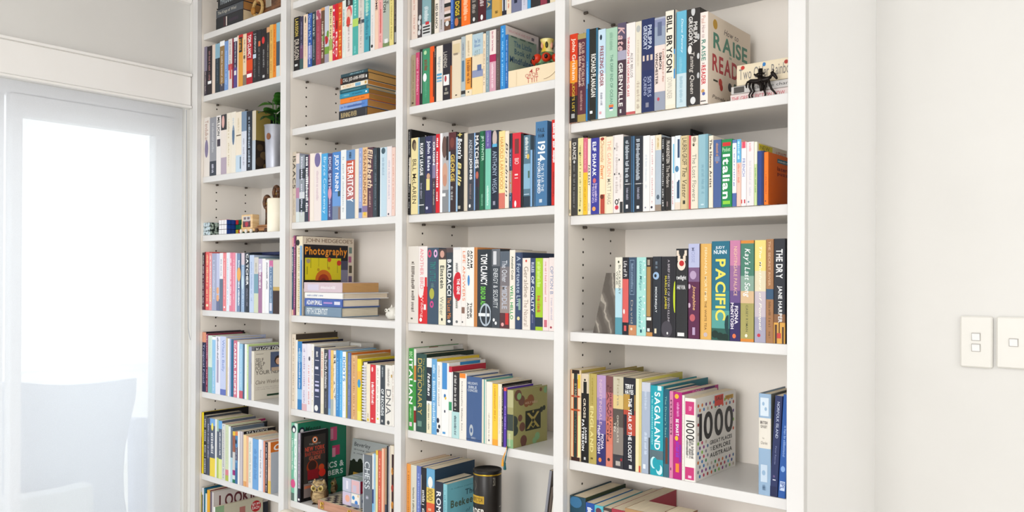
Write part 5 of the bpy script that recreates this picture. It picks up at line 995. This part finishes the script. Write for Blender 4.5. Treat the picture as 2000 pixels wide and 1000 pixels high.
# carved wooden stein-like box with a ring handle, topmost shelf
z = Z(1, 'L1')+.0003; p = atY(533, 0, SY+.05)
bxr = root_at('wooden_casket', (p[0], SY+.03, z), 'carved brown wooden casket with ring handle beside the black lying pile', 'casket')
simple('body', lambda b: b.box((-.045, 0, 0), (BAY[1][1]-.003-p[0], .07, .085), dwood, .006), bxr); simple('lid', lambda b: b.box((-.048, -.003, .0855), (BAY[1][1]-.002-p[0], .073, .1), wood, .004), bxr)
simple('silver_plate', lambda b: b.box((-.012, -.0022, .03), (.022, -.0002, .06), M('b8b0a0', .35, .7), .001), bxr)
simple('ring_handle', lambda b: b.tube([(-.052+.029*math.cos(a), -.006, .0372+.029*math.sin(a)) for a in [i*math.pi/10 for i in range(21)]], .006, M('c8a468', .55), 8), bxr)
simple('handle_knob', lambda b: (b.ball((-.075, -.010, .03), (.012, .008, .014), M('b07830', .5)), b.ball((-.052, -.006, .066), .009, wood)), bxr)
# potted plant
z = Z(1, 'L3')+.0003; r = .036; Yp = SY+.04; p = atY(523, 290, Yp); cx = min(p[0]+r*1.2, BAY[1][1]-r-.004); ph = atY(535, 246, Yp)[2]-z
pl = root_at('potted_plant', (cx, Yp, z), 'green leafy plant in grey metal pot at the end of third shelf', 'plant')
m_zinc = mix_mat('zinc', '8c8c94', 'b8bac4', 9, .35, (1, 1, .5), .35, .6); m_zinc.node_tree.nodes['Principled BSDF'].inputs['Metallic'].default_value = .55
simple('pot', lambda b: b.lathe([(r*.82, 0), (r*.84, .002), (r, ph-.004), (r*1.04, ph-.002), (r*1.04, ph), (r*.96, ph), (r*.94, ph-.01), (.001, ph-.012)], m_zinc, 28, cap=False), pl, True)
simple('brown_patch', lambda b: b.add([(r*1.003*math.cos(a), r*1.003*math.sin(a), ph*.72+.012*math.sin(q)) for q, a in [(i*.628, -1.25+.25*math.cos(i*.628)) for i in range(10)]], [tuple(range(10))], M('8a5a40', .8)), pl)  # flat brown patch on the side of the pot
simple('soil', lambda b: b.lathe([(.001, ph-.009), (r*.93, ph-.009)], M('3a2c20', .95), 20, cap=False), pl)
rp = random.Random(11); lx = [b for b in books if b['row'] == (1, 'L3')][-1]; lx = lx['X']+lx['w']/2+.004-cx; lm = [M('3f7a2c', .35), M('2f6a24', .35), M('5a9440', .35), M('1f4c20', .35)]; zmax = Z(1, 'L2')-TH-z-.004
for k in range(26):
    a = rp.uniform(0, 6.28); up = rp.uniform(.1, 1); ln = rp.uniform(.05, .078); wd_ = ln*.3; b0 = Vector((math.cos(a)*.008, math.sin(a)*.008, ph-.01+up*.1)); d_ = Vector((math.cos(a), math.sin(a), rp.uniform(-.1, .9))).normalized(); sd = d_.cross(Vector((0, 0, 1))).normalized(); nn = sd.cross(d_)
    def leaf(b):
        vs = []
        for i in range(7):
            t = i/6; c = b0+d_*(ln*t)+Vector((0, 0, -.35*ln*t*t)); ww = wd_*math.sin(math.pi*min(1, t*.93+.06))
            for s_ in (-1, 0, 1): vs.append(c+sd*(ww*s_)+nn*(abs(s_)*.006*math.sin(math.pi*t)))
        vs = [Vector((min(max(v[0], lx), BAY[1][1]-.003-cx), min(max(v[1], -.07), BY-.01-Yp), min(v[2], zmax))) for v in vs]
        b.add(vs, [(i*3+j, i*3+j+1, i*3+j+4, i*3+j+3) for i in range(6) for j in (0, 1)], lm[k % 4])
    simple('leaf', leaf, pl, True)
simple('stem', lambda b: [b.tube([(.004*math.cos(q), .004*math.sin(q), ph-.012), (.008*math.cos(q), .008*math.sin(q), ph+.09)], .0018, M('4a7030'), 6) for q in (0, 2, 4)], pl)
# cubes on the fourth shelf of the leftmost bay
z = Z(1, 'L4')+.0003; Yc = SY+.004
X0 = atY(397.2, 450, Yc)[0]; s_ = .047
m_camo = mix_mat('camouflage_print', '14261f', 'b4c4b8', 95, .5, (1, 1, 1), .46, .54, 2); m_camo2 = mix_mat('lit_camouflage_print', '2c4038', 'c4d4dc', 95, .5, (1, 1, 1), .36, .5, 2)  # paler copy paints the light on front and top into the cube's print
c1 = root_at('puzzle_cube', (X0+s_/2, Yc, z), 'dark green and white speckled puzzle cube at shelf end by the window', 'cube')
simple('core', lambda b: b.box((-s_/2+.001, .001, .0), (s_/2-.001, s_-.001, s_-.0005), M('1c2824'), .002), c1)
for face in ('front', 'side', 'top'):
    for i in range(3):
        for j in range(3):
            g = s_/3; m = .0008
            def tile(b):
                if face == 'front': b.box((-s_/2+i*g+m, 0, j*g+m), (-s_/2+(i+1)*g-m, .0012, (j+1)*g-m), m_camo2)
                elif face == 'side': b.box((s_/2-.0012, i*g+m, j*g+m), (s_/2, (i+1)*g-m, (j+1)*g-m), m_camo)
                else: b.box((-s_/2+i*g+m, j*g+m, s_-.0005), (-s_/2+(i+1)*g-m, (j+1)*g-m, s_+.0005), m_camo2)
            simple('tile', tile, c1)
def cube3(X, Y, s_, F_, R_, T_, label):
    c = root_at('puzzle_cube', (X+s_/2, Y, z), label, 'cube'); simple('core', lambda b: b.box((-s_/2+.001, .001, 0), (s_/2-.001, s_-.001, s_-.001), M('14161c', .3), .002), c); g = s_/3; m = .0009
    for i in range(3):
        for j in range(3):
            simple('sticker', lambda b: b.box((-s_/2+i*g+m, .0002, j*g+m), (-s_/2+(i+1)*g-m, .0012, (j+1)*g-m), M(F_[(i+3*j) % len(F_)], .25)), c)
            simple('sticker', lambda b: b.box((s_/2-.0012, i*g+m, j*g+m), (s_/2-.0002, (i+1)*g-m, (j+1)*g-m), M(R_[(i+3*j) % len(R_)], .25)), c)
            simple('sticker', lambda b: b.box((-s_/2+i*g+m, j*g+m, s_-.0012), (-s_/2+(i+1)*g-m, (j+1)*g-m, s_), M(T_[(i*2+j) % len(T_)], .25)), c)
    return c
X1 = atY(427.2, 450, Yc)[0]
cube3(X1, Yc, .0535, ['f4f2f4'], ['24479a'], ['c83030', '2a7a48', 'd87a2c', '1f5a44'], 'classic coloured puzzle cube with white front and blue side')
cube3(X1+.058, Yc+.034, .0535, ['d8c030', 'c8302c', '1f5a3c', '1f6a40', '2a6a48'], ['2a6a48', 'd8c030'], ['1f5a44', '24479a'], 'second coloured puzzle cube with mixed green and yellow stickers')
# toy train and picture block
Yt = SY+.012; xa = X1+.127; xe = BAY[1][1]-.09
tr = root_at('toy_train', (xa, Yt, z), 'little wooden toy train with pale and brown wagons and round wheels', 'toy')
L1 = .092; L2 = max(.07, min(.085, xe-xa-L1-.004))
simple('pale_wagon', lambda b: b.box((0, 0, .006), (L1, .034, .0165), pwood, .002), tr)
simple('brown_wagon', lambda b: (b.box((L1+.006, 0, .006), (L1+.006+L2, .034, .02), wood, .002), b.box((L1+.012, .004, .0203), (L1+L2, .03, .027), wood, .002)), tr)
for xx in (.014, .045, .078, L1+.022, L1+L2-.01):
    for yy in (-.0045, .0345): simple('wheel', lambda b: b.tube([(xx, yy, .0075), (xx, yy+.004, .0075)], .0072, M('e8e0d4' if xx < L1 else '4a2c1c', .5), 14), tr)
simple('coupling', lambda b: b.tube([(L1-.002, .017, .01), (L1+.008, .017, .01)], .0015, M('555555', .4, .8), 6), tr)
pb = root_at('picture_block', (xa+.008, Yt+.002, z+.0168), 'small pale wooden block with red and white picture riding the toy train', 'block')
simple('block', lambda b: b.box((0, 0, 0), (.068, .03, .05), pwood, .002), pb)
simple('picture', lambda b: prints(b, ['r.12-.9=d8d4d0=.14-.86', 'r.18-.36=7a6a72=.22-.45', 'r.18-.36=7a6a72=.55-.78', 'r.45-.9=5a2c38=.14-.86', 'o.68=b82838=.5=.2', 'r.45-.52=8a7a84=.2-.8'], lambda u, v, k: (.068*u, -.0002-DZ*k, .05*(1-v)), .068, .05), pb)
for px, py, hh_, lb in ((521.5, 395, .0, 'carved wooden ornament with hollow round head on a slim post'), (540, 376, 0, 'taller carved wooden ornament whose round head shows above the candle')):
    Yo = SY+.10 if px < 530 else SY+.13; p = atY(px, py, Yo); rr_ = .021; X = min(p[0], BAY[1][1]-.024)
    orn = root_at('wooden_ornament', (X, Yo, z), lb, 'ornament', 'carved wooden ornaments'); hz = p[2]-z
    simple('base', lambda b: b.lathe([(.016, 0), (.018, .003), (.014, .01), (.008, .016)], dwood, 20), orn, True); simple('post', lambda b: b.lathe([(.007, .015), (.0055, hz*.5), (.006, hz-rr_*.9)], dwood, 14), orn, True)
    def head(b):
        b.tube([(rr_*.72*math.cos(a), 0, hz+rr_*math.sin(a)) for a in [i*math.pi/12 for i in range(25)]], .0075, dwood, 10); b.ball((0, .004, hz-.005), (.010, .006, .008), M('a8884c', .5))
    simple('round_head', head, orn, True)
Yk = SY+.035; r = .03; p = atY(527.5, 420, Yk); cx = min(p[0]+r*1.22, BAY[1][1]-r-.003); hk = atY(536, 388, Yk)[2]-z
ca = root_at('pillar_candle', (cx, Yk, z), 'thick cream pillar candle standing at the end of the toy shelf', 'candle')
simple('wax', lambda b: b.lathe([(r-.002, 0), (r, .002), (r, hk-.003), (r-.003, hk), (r*.5, hk-.003), (.001, hk-.004)], mix_mat('candle_wax', 'f3e9d2', 'f8f0de', 9, .5), 32, cap=False), ca, True); simple('wick', lambda b: b.tube([(0, 0, hk-.004), (.001, 0, hk+.008)], .0009, M('2c2420'), 6), ca)
# white ceramic ornament
z = Z(2, 'L5')+.0003; Yw = SY+.05; p = atY(769, 600, Yw); X = min(p[0], BAY[2][1]-.024); hz = p[2]-z
wo = root_at('ceramic_owl', (X, Yw, z), 'small white ceramic owl half hidden behind the upright, fourth shelf', 'ornament'); m_cer = M('efebe0', .2)
simple('body', lambda b: b.lathe([(.014, 0), (.019, .004), (.022, hz*.35), (.02, hz*.6), (.0205, hz*.78), (.016, hz*.93), (.006, hz)], m_cer, 24), wo, True)
for sx in (-1, 1):
    simple('eye', lambda b: (b.ball((-.006+.007*sx, -.0185, hz*.74), (.006, .003, .006), m_cer), b.ball((-.006+.007*sx, -.0212, hz*.74), (.0026, .0014, .0026), M('6a685c'))), wo, True); simple('ear', lambda b: b.lathe([(.005, 0), (.001, .010)], m_cer, 8, (.009*sx, 0, hz*.93)), wo)
simple('wing', lambda b: (b.ball((-.019, -.004, hz*.4), (.005, .011, hz*.24), m_cer), b.ball((.019, -.004, hz*.4), (.005, .011, hz*.24), m_cer)), wo, True)
# chess box, photo cube, owls (bottom shelf of the second bay)
z = Z(2, 'L7')+.0003; Yb = SY-.004; a = atY(620, 975, Yb); xr = atY(711, 990, Yb)[0]; wb = xr-a[0]; hb = a[2]-z; db = .11
m_mah = mix_mat('mahogany', 'a8765c', 'bd8a6e', 8, .35, (1, 9, 9)); brass = M('d8b258', .25, .85)
cbx = root_at('chess_box', (a[0], Yb, z), 'folding wooden chess box with brass clasps at the shelf edge', 'box')
simple('body', lambda b: b.box((0, 0, 0), (wb, db, hb-.0012), m_mah, .002), cbx)
simple('board', lambda b: b.box((.004, .004, hb-.0011), (wb-.004, db-.003, hb-.0004), M('d8c8a8', .35)), cbx)
for i in range(12):
    for j in range(6):
        if (i+j) % 2: simple('dark_square', lambda b: b.box((.008+i*(wb-.016)/12, .008+j*(db-.015)/6, hb-.0005), (.008+(i+1)*(wb-.016)/12, .008+(j+1)*(db-.015)/6, hb), M('4a3c48', .35)), cbx)
for px in (629.5, 683):
    xc = atY(px, 985, Yb)[0]-a[0]
    simple('brass_clasp', lambda b: (b.box((xc-.008, -.0022, hb*.55), (xc+.008, -.0002, hb*.86), brass, .0008), b.box((xc-.008, -.0022, hb*.14), (xc+.008, -.0002, hb*.44), brass, .0008), b.tube([(xc-.003, -.004, hb*.8), (xc, -.006, hb*.5), (xc, -.004, hb*.3)], .0016, brass, 8)), cbx)
Yc = SY+.012; c0 = atY(668.5, 920, Yc); s_ = atY(703, 930, Yc)[0]-c0[0]; zc = z+hb+.0003
fc = root_at('photo_cube', (c0[0], Yc, zc), 'folding cube of eight pastel printed blocks standing on the chess box', 'cube'); h_ = s_/2
for i in (0, 1):
    for j in (0, 1):
        for k in (0, 1):
            simple('block', lambda b: b.box((i*h_+.0006, j*h_+.0006, k*h_+.0002), ((i+1)*h_-.0006, (j+1)*h_-.0006, (k+1)*h_-.0006), M('c8ccdc' if k or not i else 'e8e4e0', .35), .0008), fc)
def cubeprint(b):
    T = ['r.02-.47=c4c6da=.02-.48', 'r.1-.4=e8e4f0=.22-.34', 'r.03-.47=e4b8bc=.53-.97', 'r.2-.45=ccc4d8=.6-.8', 'r.53-.98=d4c4dc=.02-.48', 'o.74=f0b098=.3=.13', 'r.53-.98=f2ece4=.53-.97', 'o.66=3a90d0=.64=.075', 'o.82=3a80d0=.8=.085', 'r.86-.98=8a94b0=.53-.97', 'o.56=e8c8a0=.9=.05']
    prints(b, T, lambda u, v, k: (s_*u, .0002-DZ*k, s_*(1-v)), s_, s_)
    prints(b, ['r.03-.47=a02840=.03-.97', 'r.2-.4=c05068=.1-.4', 'r.55-.97=c8d0dc=.03-.97', 'o.75=2a4a78=.2=.1'], lambda u, v, k: (s_-.0003+DZ*k, s_*u, s_*(1-v)), s_, s_)
    prints(b, ['r.03-.47=a8b8b4=.03-.97', 'r.53-.97=9aaab0=.03-.97', 'r.2-.3=e0e4e0=.1-.6'], lambda u, v, k: (s_*u, s_*v, s_-.0004+DZ*k), s_, s_)
simple('printed_pictures', cubeprint, fc)
def owl(px, py, Yo, hgt, lab, base):
    p = atY(px, py, Yo); r = hgt*.34; o = root_at('straw_owl', (p[0], Yo, base), lab, 'owl', 'straw owls', .55)
    str_ = mix_mat('straw_fibres', '6a5236', 'c8ac7c', 60, .8, (1, 1, 5), .35, .65)
    simple('body', lambda b: b.lathe([(r*.7, 0), (r*.95, hgt*.1), (r, hgt*.3), (r*.85, hgt*.5), (r*.95, hgt*.7), (r*.8, hgt*.88), (r*.3, hgt*.97)], str_, 22), o, True)
    for sx in (-1, 1):
        simple('eye', lambda b: (b.ball((r*.45*sx, -r*.82, hgt*.7), (r*.42, r*.16, r*.42), M('d8c080', .6)), b.ball((r*.45*sx, -r*.95, hgt*.7), (r*.24, r*.1, r*.24), M('8a7020', .3)), b.ball((r*.45*sx, -r*1.03, hgt*.7), (r*.1, r*.06, r*.1), M('1c1810', .2))), o, True)
        simple('ear_tuft', lambda b: b.lathe([(r*.3, 0), (r*.05, hgt*.17)], str_, 8, (r*.62*sx, -r*.1, hgt*.87)), o)
        simple('wing', lambda b: b.ball((r*.92*sx, 0, hgt*.36), (r*.22, r*.6, hgt*.26), M('5a4228', .8)), o, True)
        simple('foot', lambda b: [b.tube([(r*.3*sx+q*r*.1, -r*.7, hgt*.06), (r*.34*sx+q*r*.18, -r*1.1, r*.075)], r*.07, M('3a2a1c'), 6) for q in (-1, 0, 1)], o)
    simple('brow', lambda b: (b.tube([(-r*.75, -r*.7, hgt*.87), (0, -r*1.0, hgt*.74), (r*.75, -r*.7, hgt*.87)], r*.09, M('9a8a78', .8), 8)), o); simple('beak', lambda b: b.lathe([(r*.12, 0), (r*.02, -hgt*.1)], M('3a2c20'), 8, (0, -r*.96, hgt*.66)), o)
owl(624, 985, SY+.045, .075, 'large straw owl with yellow eyes beside the chess box', z)
owl(648, 980, SY+.15, .05, 'smaller straw owl standing behind the chess box', z)
# painted vase on the second shelf of the third bay
z = Z(3, 'L3')+.0003; Yv = SY+.09; p = atY(1047, 100, Yv); r = .034; cx = min(p[0]+r*1.1, BAY[3][1]-r-.004); hv = atY(1065, 79, Yv)[2]-z
va = root_at('painted_vase', (cx, Yv, z), 'small painted vase with red poppies and yellow neck behind the cream box', 'vase')
simple('body', lambda b: b.lathe([(.018, 0), (.028, .004), (r*.95, hv*.25), (r, hv*.45), (r*.86, hv*.6), (.018, hv*.74)], mix_mat('green_leaf_glaze', '24482c', '7aa070', 60, .25, (1, 1, 1), .4, .6, 1), 28), va, True)
simple('neck', lambda b: b.lathe([(.018, hv*.74), (.0125, hv*.84), (.017, hv*.96), (.019, hv), (.016, hv), (.011, hv*.86)], mix_mat('yellow_glaze', 'd8b838', 'f0e4a0', 50, .25, (1, 1, .5), .4, .6, 1), 28, cap=False), va, True)
for k in range(7):
    a = -1.9+k*.9
    simple('poppy', lambda b: (b.ball((r*.9*math.cos(a), r*.9*math.sin(a), hv*.6), (.0125, .0125, .0125), M('d83a1c', .3)), b.ball((r*1.22*math.cos(a), r*1.22*math.sin(a), hv*.6), (.005, .005, .006), M('2c1c18', .3))), va, True)
for k in range(6):
    a = k*1.05
    simple('neck_figure', lambda b: b.ball((.0142*math.cos(a), .0142*math.sin(a), hv*.88), (.004, .004, .009), M('4a4a28' if k % 2 else 'e8a888', .3)), va, True)
# game tin
z = Z(3, 'L7')+.0003; Yt = SY+.05; p = atY(952, 930, Yt); r = .0385; ht = atY(952, 915, Yt)[2]-z
ti = root_at('game_tin', (p[0], Yt, z), 'black cylindrical game tin with gold rim in front of the blue book', 'tin'); m_blk = M('26221f', .3)
simple('tin_body', lambda b: b.lathe([(r-.001, 0), (r, .001), (r, ht-.012), (r*.985, ht-.011)], m_blk, 48), ti, True)
simple('gold_rim', lambda b: b.lathe([(r*1.005, ht-.0125), (r*1.02, ht-.011), (r*1.005, ht-.009)], M('c8a030', .25, .7), 48, cap=False), ti, True)
simple('lid', lambda b: b.lathe([(r*1.0, ht-.009), (r*1.02, ht-.002), (r*1.0, ht), (r*.95, ht), (r*.93, ht-.003), (.001, ht-.003)], M('191716', .35), 48, cap=False), ti, True)
def cyl(u, v, k):
    a = -3.0+u*2.4; q = r+.0002+DZ*k; return (q*math.cos(a), q*math.sin(a), ht*(1-v))
Wt = r*2.4
simple('tin_print', lambda b: prints(b, ['o.175=5a544c=.36=.075', 'o.175=26221f=.36=.06', 't.14-.21=6a6258=13+=.31-.41=H', 'r.29-.38=c8a030=.3-.8', 't.31-.36=4a3a10=INSPECTOR=.34-.76=H', 't.44-.51=f0ece4=MURDER=.04-.82=HB', 't.525-.605=f0ece4=MYSTERY=.02-.84=HB', 't.625-.68=d8d0c4=Night=.3-.66=HI', 'r.72-.74=c8a030=.1-.8', 't.07-.17=8a8478=30=1.06-1.14=H', 'r.42-.43=99928a=1.3-1.4', 'r.55-.66=5a544c=1.32-1.4'], cyl, Wt, ht), ti)['kind'] = 'stuff'
# marble bookend
z = Z(4, 'L5')+.0003; Ym = SY+.012; a = atY(1159, 500, Ym)[0]; c = BAY[4][0]; c = atY(1200.8, 500, SY+.002)[0]-.0006; t0 = atY(1184, 500, Ym)[0]; hm = atY(1190, 533, Ym)[2]-z
m_marb = bpy.data.materials.new('dark_marble'); m_marb.use_nodes = True; nt = m_marb.node_tree; bs_ = nt.nodes['Principled BSDF']; tc = nt.nodes.new('ShaderNodeTexCoord'); mp = nt.nodes.new('ShaderNodeMapping'); mp.inputs['Rotation'].default_value = (0, .25, .3); wv = nt.nodes.new('ShaderNodeTexWave'); wv.inputs['Scale'].default_value = 9; wv.inputs['Distortion'].default_value = 9; wv.inputs['Detail'].default_value = 5; cr = nt.nodes.new('ShaderNodeValToRGB')
cr.color_ramp.elements[0].color = (*lin('4e463e'), 1); cr.color_ramp.elements[0].position = .3; cr.color_ramp.elements[1].color = (*lin('9a9286'), 1); cr.color_ramp.elements[1].position = 1.0; e_ = cr.color_ramp.elements.new(.93); e_.color = (*lin('665e56'), 1)
nt.links.new(tc.outputs['Object'], mp.inputs[0]); nt.links.new(mp.outputs[0], wv.inputs['Vector']); nt.links.new(wv.outputs['Fac'], cr.inputs[0]); nt.links.new(cr.outputs[0], bs_.inputs['Base Color']); bs_.inputs['Roughness'].default_value = .35
be = simple('bookend', lambda b: b.prism([(a-c, 0), (0, 0), (0, hm), (t0-c, hm)], 0, .075, m_marb)); be.location = (c, Ym, z); tag(be, 'sloping dark grey marble bookend propping the third row of books', 'bookend')
# wire horse and rider
z = Z(4, 'L2')+.0003; Yh = SY+.022
def hp(x, y, q=0): return atY(x, y, Yh+q)
ho = hp(1487, 189); ho[2] = z; m_iron = M('231d1a', .4, .5)
hr = root_at('wire_horse', ho, 'small black iron horse carrying a rider in tall hat', 'figurine')
def ht_(nm, pts, rad, par=hr, sm=True): return simple(nm, lambda b: b.tube([Vector(hp(*q))-ho for q in pts], rad, m_iron, 10), par, sm)
gz = 191
ht_('horse_body', [(1459, 161), (1466, 158.5), (1477, 159), (1489, 157), (1499, 154), (1506, 150)], [.002, .0042, .0052, .0052, .0042, .003])
ht_('horse_neck', [(1503, 152), (1507, 147), (1509.5, 143)], [.0036, .0028, .0026]); ht_('horse_head', [(1507, 141), (1511, 145), (1516, 151), (1517.5, 154)], [.0034, .0042, .003, .0022]); ht_('horse_ear', [(1509, 142), (1511, 137), (1510.5, 134.5)], [.0015, .0013, .0005]); ht_('horse_tail', [(1460, 160), (1457.5, 166), (1458, 172)], [.0018, .0024, .0012])
for pts in ([(1465, 160), (1463.5, 170), (1467.5, 178), (1463, 186), (1465, 190)], [(1471, 160, .012), (1470.5, 172, .012), (1473, 178, .012), (1468, 186, .012), (1471, 189, .012)], [(1500, 154), (1503, 164), (1507, 174), (1513, 180), (1517, 185)], [(1497, 155, .012), (1496, 166, .012), (1493, 177, .012), (1495, 184, .012), (1493, 188, .012)]):
    P = [hp(*(q if len(q) == 3 else (*q, 0)))-ho for q in pts]; P[-1][2] = .0016
    simple('horse_leg', lambda b: b.tube(P, [.0034, .0024, .0024, .0019, .0024], m_iron, 8), hr, True)
rd_ = Vector(hp(1485, 152))-ho
ht_('rider_torso', [(1486, 163, -.001), (1485, 156), (1485.5, 149)], [.0078, .0068, .0045]); ht_('rider_head', [(1485.5, 148), (1485.5, 144)], [.0042, .004]); simple('rider_hat', lambda b: b.lathe([(.0088, 0), (.0086, .0012), (.0048, .0016), (.0044, .011), (.0012, .0115)], m_iron, 18, Vector(hp(1485.5, 144.5))-ho), hr, True)
ht_('rider_arm', [(1482, 150), (1476, 147), (1473, 145)], [.0028, .0024, .0018]); ht_('rider_arm', [(1488, 151), (1496, 152), (1503, 150)], [.0028, .0024, .0016])
ht_('rider_leg', [(1483, 160, -.006), (1486, 168, -.008), (1486, 178, -.008)], [.004, .003, .0022]); ht_('rider_leg', [(1487, 160, .012), (1491, 168, .013), (1490, 177, .013)], [.004, .003, .0022])
# light switches on the wall
m_sw = M('eeebe4', .35); m_rock = M('f7f7f7', .2); m_gap = M('b8b2aa', .5)
def switch(px0, px1, py0, py1, rockers, label):
    a = atY(px0, py0, YB); c = atY(px1, py1, YB); wS = (c[0]-a[0])/2; hS = (a[2]-c[2])/2; o = root_at('light_switch', ((a[0]+c[0])/2, YB, (a[2]+c[2])/2), label, 'switch')
    simple('plate', lambda b: b.box((-wS, -.0105, -hS), (wS, -.0002, hS), m_sw, .003), o)
    for zz in rockers:
        simple('rocker_frame', lambda b: b.box((-.0088, -.0118, zz-.0088), (.0088, -.0108, zz+.0088), m_gap, .0003), o)
        rk = simple('rocker', lambda b: b.add([(-.0076, -.0120, -.0076), (.0076, -.0120, -.0076), (.0076, -.0150, .0065), (-.0076, -.0150, .0065), (-.0076, -.0120, .0076), (.0076, -.0120, .0076)], [(0, 1, 2, 3), (3, 2, 5, 4), (0, 3, 4), (1, 5, 2)], m_rock), o); rk.location = (0, 0, zz)
switch(1877, 1940, 616.5, 719.5, (.0115, -.0125), 'cream light switch plate with two rocker buttons, nearer the bookcase')
switch(1947.5, 2016, 618, 722, (.001,), 'cream light switch plate with one rocker button, further from bookcase')
# painted chair whose back post just reaches into the frame
cA = atY(559, 995, .66*W0); cB = cA+Vector((.07, -.40, 0)); m_ch = M('e6dfd0', .45)
dc = root_at('dining_chair', (cA[0]-.2, cA[1]-.2, 0), 'cream painted chair whose back post rises before the bookcase', 'chair'); oc_ = Vector((cA[0]-.2, cA[1]-.2, 0)); hz = cA[2]; nv = Vector((-.42, -.073, 0))
for q in (cA, cB): simple('back_post', lambda b: (b.tube([Vector((q[0], q[1], 0))-oc_, Vector((q[0], q[1], hz-.012))-oc_], .018, m_ch, 14), b.ball(Vector((q[0], q[1], hz-.016))-oc_, (.021, .021, .016), m_ch)), dc, True)
for q in (cA, cB): simple('leg', lambda b: b.tube([Vector((q[0], q[1], 0))+nv-oc_, Vector((q[0], q[1], .44))+nv-oc_], .017, m_ch, 12), dc, True)
for zz in (hz-.09, hz-.22, hz-.35): simple('back_rail', lambda b: b.tube([Vector((cA[0], cA[1], zz))-oc_, Vector((cB[0], cB[1], zz))-oc_], .013, m_ch, 10), dc, True)
mid = (cA+cB)/2+nv/2-oc_
P = [Vector((q[0], q[1], .44))-oc_+e for q, e in ((cA, Vector((0, 0, 0))), (cB, Vector((0, 0, 0))), (cB, nv*1.05), (cA, nv*1.05))]
simple('seat', lambda b: b.add([p+Vector((0, 0, s)) for s in (0, .03) for p in P], [(3, 2, 1, 0), (4, 5, 6, 7), (0, 1, 5, 4), (1, 2, 6, 5), (2, 3, 7, 6), (3, 0, 4, 7)], m_ch), dc)
